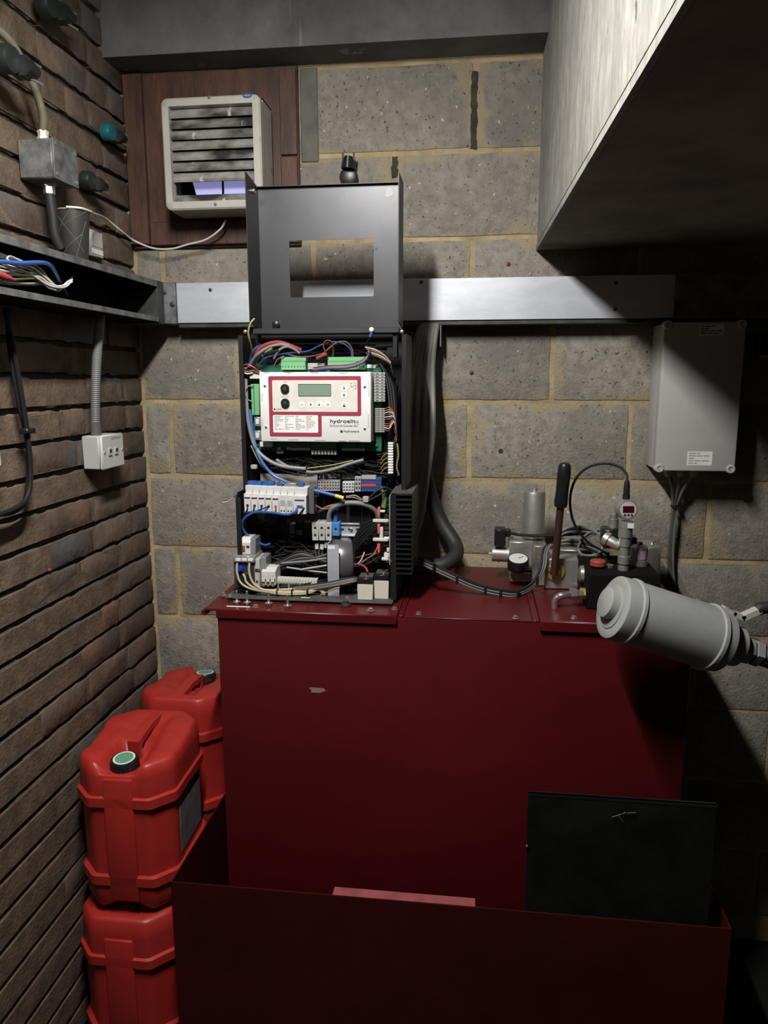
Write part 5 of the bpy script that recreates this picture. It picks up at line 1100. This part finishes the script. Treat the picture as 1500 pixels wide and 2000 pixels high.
# supply terminals and rail
MB().box((at(645, 1030, -0.345).x, -0.34, at(650, 1047, -0.345).z), (at(702, 1030, -0.345).x, -0.337, at(650, 1022, -0.345).z)).build('mounting_rail', M_GALV, T)
for y in (1022, 1045): pbox(MB(), 664, y, 702, y+3, -0.345, 0.008, 0.0006).build('rail_lip', M_GALV, T)
for x in (669, 683, 698): pbox(MB(), x-3, 1032, x+3, 1036, -0.3405, 0.0008).build('rail_slot', M_PRINT, T)
MB().lathe(at(686, 1034, -0.341), (0, -1, 0), [(0, 0.004), (0.003, 0.004), (0.004, 0.002)], 10).build('rail_screw', M_STEEL, T)
for k, (a, b, m_) in enumerate([(609, 622, M_GREY), (622, 635, M_GREY), (635, 648, M_GREY), (648, 663, M_BLUEL)]):
    o = pbox(MB(), a+0.3, 1020+k*0.4, b-0.3, 1056 if k < 3 else 1047, -0.37, 0.04, 0.001).build('supply_terminal', m_, T)
    for y in ((1031, 1045) if k < 3 else (1033,)):
        MB().lathe(at((a+b)/2, y, -0.37), (0, -1, 0), [(0, 0.0036), (0.0005, 0.0036)], 12).build('terminal_hole', M_PRINT, o)
    X0, X1, Z0, Z1 = prect(a+4, 1036, b-4, 1040, -0.3705)
    text('lettering', ['L1', 'L2', 'L3', 'N'][k], X0, Z0, -0.3706, X1-X0, Z1-Z0, M_PRINTG, o)
for (x, y) in [(618, 1062), (628, 1063), (636, 1060)]: pbox(MB(), x-3, y, x+4, y+11, -0.36, 0.01, 0.001).build('wire_marker', M_WHITE, T)
for k in range(3): cab([(616+7*k, 1070, -.355), (618+6*k, 1085, -.35), (628+5*k, 1098, -.34), (646, 1102, -.33)], 0.0032, M_CGREYD)
cab([(643, 1020, -.36), (643, 1005, -.365), (650, 992, -.37), (668, 984, -.37), (690, 982, -.37), (715, 986, -.365), (733, 998, -.35), (740, 1015, -.34)], 0.0062, M_CGREY, 10)
cab([(655, 1020, -.355), (656, 1000, -.35), (660, 990, -.345), (675, 978, -.34)], 0.0055, M_CBLUE, 8)
cab([(612, 957, -.385), (632, 962, -.385), (655, 968, -.385)], 0.0044, M_CBLUE, 8); cab([(655, 968, -.386), (671, 973, -.386)], 0.0048, M_YEL, 8, name='ferrule_sleeve')
cab([(620, 1000, -.33), (640, 990, -.33), (660, 985, -.33)], 0.004, M_CORNG)
cab([(614, 986, -.37), (632, 994, -.37), (650, 990, -.37), (672, 975, -.37)], 0.0018, M_CGREYD)
pbox(MB(), 708, 970, 720, 982, -0.375, 0.012, 0.002).build('inline_connector', M_GREYT, T)
cab([(676, 972, -.37), (692, 972, -.37), (706, 978, -.37)], 0.002, M_CBRN); cab([(676, 970, -.37), (694, 968, -.37), (707, 976, -.37)], 0.002, M_CGREY)
cab([(720, 974, -.372), (735, 960, -.37), (752, 952, -.365), (765, 958, -.36)], 0.003, M_CBLK); cab([(720, 978, -.372), (742, 966, -.37), (758, 955, -.36)], 0.0026, M_CBLK)
MB().cyl(at(688, 1010, -0.255), at(688, 1010, -0.262), 0.05, n=36).build('round_cutout', M_BLKPL, T)
# control relays in the shadow
for (a, y0, b, y1, m_) in [(565, 1024, 575, 1051, M_GREYT), (580, 1035, 590, 1047, M_GREYT), (592, 1020, 607, 1052, M_DARKMET), (560, 1018, 564, 1050, M_DARKMET), (577, 1018, 591, 1033, M_BLK), (482, 1027, 500, 1048, M_DARKMET), (505, 1022, 512, 1046, M_DARKMET)]:
    pbox(MB(), a, y0, b, y1, -0.285, 0.03, 0.001).build('control_relay', m_, T)
# contactor stack bottom left
YK = -0.425
K = pbox(MB(), 457, 1092, 497, 1150, YK, 0.07, 0.002).build('contactor', mat('charcoal_contactor', (0.035, 0.035, 0.037), 0.4), T)
pbox(MB(), 455, 1086, 497, 1099, YK-0.008, 0.075, 0.002).build('contactor_top', M_CLEAR, K)
for a in (460, 472, 484): pbox(MB(), a, 1090, a+10, 1096, YK-0.009, 0.002, 0.0005).build('terminal_tag', M_LABEL, K)
MB().lathe(at(470, 1110, YK), (0, -1, 0), [(0, 0.0072), (0.006, 0.0072), (0.006, 0.0055), (0.012, 0.005)], 14).build('blue_dial', mat('dial_blue', (0.01, 0.05, 0.55), 0.3), K)
pbox(MB(), 463, 1120, 492, 1148, YK-0.004, 0.01, 0.001).build('contactor_lower', M_BLK, K)
pbox(MB(), 455, 1150, 500, 1155, YK, 0.06, 0.001).build('contactor_foot', M_BLK, K)
pbox(MB(), 497, 1092, 507, 1148, YK+0.002, 0.07, 0.001).build('timer_module', M_GREY, T)
pbox(MB(), 498, 1111, 507, 1117, YK+0.001, 0.004).build('timer_band', M_PRINT, T); pbox(MB(), 503, 1112, 507, 1115, YK, 0.004).build('timer_led', M_CRED, T); pbox(MB(), 500, 1134, 504, 1138, YK+0.001, 0.004).build('timer_slot', M_PRINT, T)
pbox(MB(), 508, 1088, 520, 1146, YK+0.02, 0.05, 0.001).build('timer_cover', M_CLEAR, T)
A = MB(); X0, X1, Z0, Z1 = prect(471, 1051, 489, 1082, YK+0.01)
A.prism([(X0, YK+0.01, Z0), (X0, YK+0.01, Z1-0.012), (X0, YK+0.02, Z1), (X0, YK+0.06, Z1), (X0, YK+0.06, Z0)], (X1-X0, 0, 0)); A = A.build('contact_block', M_WHITE, T, False)
pbox(MB(), 472, 1066, 478, 1071, YK+0.009, 0.003).build('contact_slot', M_PRINT, A); pbox(MB(), 481, 1066, 487, 1070, YK+0.009, 0.003).build('contact_slot', M_PRINT, A); pbox(MB(), 472.5, 1067, 478, 1077, YK+0.0075, 0.003, 0.0005).build('red_flag', M_CRED, A)
pbox(MB(), 489, 1052, 499, 1082, YK+0.015, 0.05, 0.001).build('clear_side', M_CLEAR, A)
for k, (x, xe) in enumerate([(462, 463), (476, 475), (487, 487)]):
    cab([(xe, 1100 if k != 1 else 1121, YK-.010), (xe+(0 if k != 1 else 3), 1118 if k != 1 else 1127, YK-.012), (470+12*k, 1138, YK-.012), (490+10*k, 1150, YK-.01), (525, 1157-2*k, YK-.008), (560, 1161-2*k, YK-.005), (600, 1159-2*k, YK+.002), (622, 1152-k, YK+.01), (634, 1162-2*k, YK+.01)], 0.0029, M_CCREAM)
for k in range(3): cab([(520+8*k, 1152, YK+.004), (560, 1155-2*k, YK+.004), (600, 1152-2*k, YK+.008), (620+4*k, 1150, YK+.012), (636+5*k, 1160, YK+.02)], 0.0026, M_CCREAM if k != 1 else M_CYEL)
for x in (540, 569, 599): pbox(MB(), x-1, 1152, x+1.4, 1165, YK-0.014, 0.02, 0.001).build('cable_tie', M_BLKPL, T)
# three pole connector
X0, X1, Z0, Z1 = prect(511, 1111, 538, 1147, YK+0.01)
V = MB(); V.prism([(X0, YK+0.01, Z0+0.014), (X0, YK+0.01, Z1-0.008), (X0, YK+0.03, Z1), (X0, YK+0.06, Z1), (X0, YK+0.06, Z0+0.014)], (X1-X0, 0, 0)); V = V.build('three_pole_terminal', M_WHITE, T, False)
for k in range(3): a = 511+9*k; pbox(MB(), a+6.5, 1130, a+9, 1143, YK+0.01, 0.03, 0.0005).build('pole_barrier', M_WHITE, V); pbox(MB(), a+0.5, 1131, a+6.5, 1146, YK+0.014, 0.02, 0.001).build('pole_clamp', M_BRASS, V); pbox(MB(), a+3, 1124, a+5, 1126, YK+0.0095, 0.001).build('pole_mark', M_PRINTG, V)
for k in range(14):
    a = 541+5.6*k; o = pbox(MB(), a, 1129+0.25*k, a+5.1, 1140+0.25*k, YK+0.03, 0.02, 0.0005).build('strip_terminal', M_WHITE if k > 11 else M_CREAM, T); pbox(MB(), a+1.6, 1137+0.25*k, a+3.6, 1139.4+0.25*k, YK+0.0295, 0.001).build('terminal_hole', M_PRINT, o)
for k in range(9): cab([(544+7*k, 1140, YK+.028), (543+7*k, 1147, YK+.02), (550+5*k, 1153, YK+.015)], 0.0016, M_CBLK if k % 3 else M_CGREY)
# toroidal transformer with its bracket
ta = at(672, 1098, -0.36); tq = at(640, 1098, -0.37)
axd = Vector((1, 0.25, 0)).normalized(); tc_ = at(668, 1094, -0.345)
MB().lathe(tc_-axd*0.028, axd, [(0, 0.02), (0, 0.048), (0.004, 0.056), (0.012, 0.060), (0.044, 0.060), (0.052, 0.056), (0.056, 0.047), (0.056, 0.02)], 36).build('toroid_transformer', M_SHINY, T)
MB().lathe(tc_+axd*0.0285, axd, [(0, 0.046), (0.004, 0.040), (0.006, 0.012)], 28).build('toroid_washer', M_RUB, T)
X0, X1, Z0, Z1 = prect(638, 1064, 662, 1138, -0.415)
br = MB(); br.box((X0, -0.415, zb+0.008), (X1, -0.413, Z1)).box((X0, -0.415, zb+0.008), (X0+0.002, -0.36, Z1)); BRK = br.build('toroid_bracket', M_GALV, T)
pbox(MB(), 640, 1066, 654, 1073, -0.4155, 0.001).build('label', M_LABEL, BRK)
# drive board, edge on, with its heat sink
hx0 = at(763, 1040, -0.43).x; zh0, zh1 = at(764, 1120, -0.43).z, at(764, 966, -0.43).z
DB = MB().box((hx0-0.004, -0.425, zh0+0.02), (hx0-0.002, -0.27, zh1-0.004)).build('drive_board', M_GREYT, T)
for k in range(12):
    zz_ = zh0+0.03+(zh1-zh0-0.045)*k/11; w_ = random.uniform(0.006, 0.014); MB().rbox((hx0-0.004-w_, -0.424, zz_-0.005), (hx0-0.0045, -0.405, zz_+0.005), 0.001).build('board_component', random.choice([M_GREYT, M_BLKPL, M_DARKMET, M_CREAM]), DB)
for (y0, y1) in [(992, 1008), (1023, 1043), (1062, 1080)]: pbox(MB(), 737, y0, 742, y1, -0.432, 0.02, 0.001).build('red_insulator', mat('coral_plastic', (0.65, 0.10, 0.12), 0.4) if 'coral_plastic' not in MATS else MATS['coral_plastic'], T)
for y in (1018, 1055): pbox(MB(), 728, y-3, 758, y+2.5, -0.434, 0.012, 0.001).build('nylon_standoff', M_WHITE, T)
pbox(MB(), 741, 1030, 748, 1052, -0.43, 0.02, 0.001).build('white_header', M_WHITE, T); pbox(MB(), 745, 1090, 758, 1095, -0.432, 0.012, 0.001).build('nylon_standoff', M_WHITE, T)
pbox(MB(), 740, 997, 752, 1001, -0.43, 0.01, 0.001).build('nylon_standoff', M_WHITE, T)
hx1 = at(806, 1040, -0.43).x; hm_ = hx0+(hx1-hx0)*0.25
HS = MB().box((hx0, -0.43, zb+0.008), (hm_, -0.25, zh1)).build('heat_sink_base', M_BLK, T)
nf = 16
for k in range(nf+1):
    zz_ = zh0+(zh1-zh0)*k/nf; MB().box((hm_, -0.43, zz_-0.0018), (hx1, -0.25, zz_+0.0018)).build('heat_sink_fin', M_BLK, HS)
MB().box((hx0, -0.4305, zh1+0.0025), (hx1, -0.25, zh1+0.005)).build('heat_sink_top', M_DUST, HS)
MB().box((hx1-0.003, -0.4285, zh0), (hx1-0.001, -0.25, zh1)).build('heat_sink_edge', M_BLKPL, HS)
MB().box((hm_+0.0, -0.30, zh0), (hx1-0.003, -0.25, zh1)).build('heat_sink_core', M_BLKPL, HS)
MB().lathe((hx0+0.0, -0.431, at(764, 1096, -0.43).z), (0, -1, 0), [(0, 0.003), (0.003, 0.003)], 8).build('screw', M_STEEL, HS)
# two cream relays
for (a, b, y0, y1, Y) in [(698, 728, 1141, 1172, -0.437), (731, 759, 1134, 1167, -0.425)]:
    X0, X1, Z0, Z1 = prect(a, y0, b, y1, Y); z0 = zb+0.008
    Rl = MB().rbox((X0, Y, z0), (X1, Y+0.05, Z1), 0.001).build('power_relay', M_CREAM, T)
    MB().rbox((X0-0.0005, Y-0.0005, Z1), (X1+0.0005, Y+0.05, Z1+0.014), 0.001).build('relay_base', M_BLKPL, Rl)
    MB().rbox((X0+0.002, Y+0.012, Z1+0.014), (X1-0.002, Y+0.05, Z1+0.016), 0.0005).build('relay_top', M_DUST, Rl)
    MB().box((X0+0.02, Y+0.005, Z1+0.014), (X0+0.024, Y+0.008, Z1+0.020)).build('relay_tab', M_BRASS, Rl)
cab([(690, 1102, -.38), (705, 1103, -.39), (715, 1110, -.40), (718, 1118, -.41)], 0.0026, M_CRED)
cab([(690, 1092, -.36), (710, 1085, -.37), (738, 1080, -.39)], 0.0018, M_CRED); cab([(698, 1105, -.38), (716, 1092, -.385), (736, 1080, -.40)], 0.0022, M_CGREY); cab([(692, 1106, -.38), (704, 1096, -.385), (712, 1078, -.38)], 0.0016, M_CWHITE); cab([(690, 1108, -.37), (720, 1100, -.38), (740, 1086, -.40)], 0.0016, M_CBRN)
cab([(738, 1068, -.38), (733, 1078, -.37), (728, 1085, -.36)], 0.0022, M_YEL)
for k in range(5): cab([(688, 1080-5*k, -.35), (705, 1062-8*k, -.36), (722, 1042-6*k, -.365), (738, 1030-4*k, -.37)], 0.003, M_CBLK)
# long wires over the base plate
for k in range(6): cab([(520, 1120-3*k, -.36), (550, 1104-2*k, -.37), (590, 1098-4*k, -.37), (640, 1090+4*k-8, -.37)], 0.0032, M_CBLK if k % 2 else M_CGREYD)
cab([(560, 1108, -.38), (600, 1114, -.385), (640, 1119, -.385)], 0.0022, M_GREYT); cab([(590, 1112, -.39), (640, 1104, -.385)], 0.0026, M_GREYT); cab([(550, 1100, -.375), (600, 1096, -.38), (640, 1090, -.385)], 0.0030, M_CGREY)
for k in range(5): cab([(575, 1150-k, -.42), (610, 1150-2*k, -.42), (650, 1144-2*k, -.42), (690, 1136-2*k, -.415), (705, 1132-k, -.40)], 0.0024, [M_CGREY, M_CBRN, M_CGREYD, M_CGREY, M_CBLK][k])
cab([(626, 1162, -.43), (640, 1156, -.43), (652, 1150, -.43), (664, 1147, -.43)], 0.0016, M_CYEL)
# upper wiring around the board
cab([(500, 712, -.34), (498, 700, -.35), (504, 685, -.36), (520, 673, -.365), (545, 668, -.365), (570, 676, -.36), (588, 684, -.35)], 0.0044, M_CRED, 8)
cab([(488, 716, -.35), (495, 702, -.36), (506, 690, -.37), (525, 678, -.37), (548, 673, -.37), (565, 676, -.365)], 0.0040, M_CGREY, 8)
cab([(488, 712, -.345), (492, 692, -.35), (500, 680, -.35), (512, 675, -.345)], 0.0040, M_CNAVY, 8)
cab([(490, 720, -.355), (502, 702, -.365), (520, 690, -.37), (545, 684, -.37)], 0.0036, M_CBLK, 8)
cab([(535, 700, -.36), (545, 684, -.37), (560, 677, -.37), (575, 682, -.365), (585, 690, -.36)], 0.0030, M_CGREY); cab([(512, 695, -.37), (522, 686, -.37), (532, 680, -.37)], 0.0024, M_CYEL)
cab([(505, 712, -.355), (520, 698, -.365), (560, 690, -.36), (600, 686, -.36), (622, 676, -.365), (645, 668, -.365), (668, 670, -.365), (684, 682, -.36), (687, 698, -.355)], 0.0016, M_CBLUE)
cab([(640, 700, -.36), (634, 684, -.368), (632, 672, -.37), (638, 665, -.37), (648, 668, -.37), (651, 682, -.36), (650, 697, -.355)], 0.0016, M_CBRN); cab([(630, 692, -.36), (645, 678, -.365), (660, 668, -.365), (676, 668, -.365), (687, 680, -.36), (690, 698, -.355)], 0.0016, M_CORNG)
cab([(560, 692, -.358), (590, 697, -.358), (625, 692, -.358), (650, 678, -.36)], 0.0014, M_CBRN); cab([(536, 713, -.36), (542, 702, -.365), (555, 695, -.362)], 0.0013, M_CORNG)
cab([(618, 700, -.368), (638, 691, -.37)], 0.0034, M_CRED, name='red_probe')
pts = [(612, 722, -.375), (640, 718, -.378), (680, 716, -.378), (705, 708, -.375), (718, 697, -.37), (723, 685, -.37)]
for k, m_ in enumerate([M_CBLK, M_CBRN, M_CMAG, M_CNAVY, M_CBLK]): cab([(x, y+1.6*(k-2), Y-.001*k) for (x, y, Y) in pts], 0.0018, m_)
for k in range(14): cab([(712+0.8*k, 676+1.2*k, -.365), (730+1.2*k, 680+1.6*k, -.368), (748+1.1*k, 690+1.8*k, -.365), (762+0.6*k, 704+2.6*k, -.36)], 0.0013, [M_CBLK, M_CYEL, M_CWHITE, M_CBLK, M_CBRN, M_CORNG, M_CBLK][k % 7])
for k in range(12): cab([(715+2*k, 690+k, -.352), (735+1.5*k, 700+2*k, -.352), (752+1.5*k, 730+2*k, -.35), (760+1.2*k, 780, -.345), (764+1.0*k, 830+2*k, -.34)], 0.0019, M_CBLK if k % 4 else M_CGREYD)
for k in range(11):
    y = 799+4*k; cab([(751, y, -.348), (760, y-3+0.5*k, -.352), (769, 806+2.0*k, -.35), (773, 830+2*k, -.345), (775-0.6*k, 858+k, -.34)], 0.0013, [M_CRED, M_CYEL, M_CWHITE, M_CBRN, M_CWHITE, M_CMAG, M_CBLK][k % 7])
for k in range(12):
    pbox(MB(), 757.5, 864+5.2*k, 768, 868.2+5.2*k, -0.35, 0.008, 0.001).build('clip_terminal', M_LABEL, T)
cab([(776, 866, -.35), (778, 890, -.352), (775, 910, -.35), (779, 928, -.345)], 0.0021, M_CYEL)
for k in range(4): cab([(757, 885+9*k, -.348), (749, 890+9*k, -.345), (744, 898+9*k, -.34)], 0.0012, M_CYEL)
cab([(750, 958, -.352), (752, 975, -.352), (750, 992, -.35)], 0.0040, mat('green_cable', (0.10, 0.32, 0.06), 0.45)); cab([(746, 950, -.35), (748, 972, -.35), (746, 990, -.35)], 0.0022, M_CYEL)
# left-hand looms
cab([(486, 716, -.36), (479, 720, -.365), (472, 718, -.368), (472, 723, -.37), (484, 726, -.368), (495, 724, -.365), (507, 730, -.36)], 0.0030, M_CBRN); cab([(474, 714, -.367), (484, 712, -.37), (498, 719, -.368), (506, 726, -.362)], 0.0018, M_CRED); cab([(473, 724, -.368), (482, 730, -.368), (494, 728, -.364)], 0.0018, M_CWHITE)
cab([(494, 752, -.36), (483, 756, -.365), (479, 768, -.365), (484, 780, -.362), (492, 784, -.36)], 0.0016, M_CGREY)
cab([(480, 740, -.355), (482, 790, -.36), (486, 830, -.362), (498, 872, -.365), (520, 896, -.37), (550, 910, -.372), (590, 915, -.37), (597, 915, -.368)], 0.0046, M_CGREY, 8)
cab([(488, 800, -.352), (494, 850, -.36), (506, 892, -.37), (530, 925, -.372), (552, 938, -.375), (572, 946, -.38)], 0.0042, M_CBLUE, 8); cab([(490, 870, -.36), (508, 905, -.366), (530, 926, -.37), (555, 945, -.378)], 0.0016, M_CYEL); cab([(500, 890, -.362), (520, 912, -.366), (545, 930, -.37), (585, 931, -.37), (600, 928, -.37)], 0.0013, M_CORNG)
cab([(540, 898, -.355), (560, 910, -.36), (590, 920, -.362), (620, 922, -.362), (655, 915, -.36), (685, 905, -.355), (710, 898, -.35)], 0.0040, M_CGREY, 8); cab([(600, 915, -.36), (650, 908, -.36), (690, 899, -.356)], 0.0016, M_CYEL)
pbox(MB(), 489, 908, 501, 917, -0.36, 0.012, 0.002).build('loose_plug', M_GREYT, T)
# the tangle of fine black wiring, too many strands to pick apart
rt = random.Random(11); tg = MB()
def strand(x0, y0, x1, y1, Y, n=4, wob=12, r=0.0016):
    pts = []
    for i in range(n+1):
        u = i/n; pts.append(at(x0+(x1-x0)*u+rt.uniform(-wob, wob), y0+(y1-y0)*u+rt.uniform(-wob, wob), Y+rt.uniform(-0.012, 0.012)))
    tg.tube(pts, r, 5, 4)
for _ in range(60): strand(rt.uniform(520, 600), rt.uniform(888, 925), rt.uniform(680, 770), rt.uniform(880, 930), -0.325)
for _ in range(40): strand(rt.uniform(500, 560), rt.uniform(675, 700), rt.uniform(700, 760), rt.uniform(675, 700), -0.315, wob=7)
for _ in range(34): strand(rt.uniform(755, 775), rt.uniform(720, 780), rt.uniform(752, 776), rt.uniform(880, 950), -0.315, wob=6)
for _ in range(40): strand(rt.uniform(520, 560), rt.uniform(1060, 1110), rt.uniform(620, 700), rt.uniform(1070, 1125), -0.325, wob=10, r=0.0022)
for _ in range(30): strand(rt.uniform(600, 640), rt.uniform(880, 905), rt.uniform(620, 740), rt.uniform(925, 940), -0.325, wob=6)
for _ in range(24): strand(rt.uniform(690, 700), rt.uniform(1040, 1110), rt.uniform(735, 755), rt.uniform(1010, 1100), -0.315, wob=8, r=0.002)
for _ in range(20): strand(rt.uniform(540, 580), rt.uniform(1144, 1156), rt.uniform(690, 705), rt.uniform(1128, 1150), -0.395, wob=4, r=0.0018)
for _ in range(20): strand(rt.uniform(478, 500), rt.uniform(1010, 1060), rt.uniform(540, 600), rt.uniform(1050, 1075), -0.30, wob=8, r=0.0018)
tag(tg.build('wire_tangle', M_CBLK, T), 'tangle of fine black wires', None, None, 'stuff')
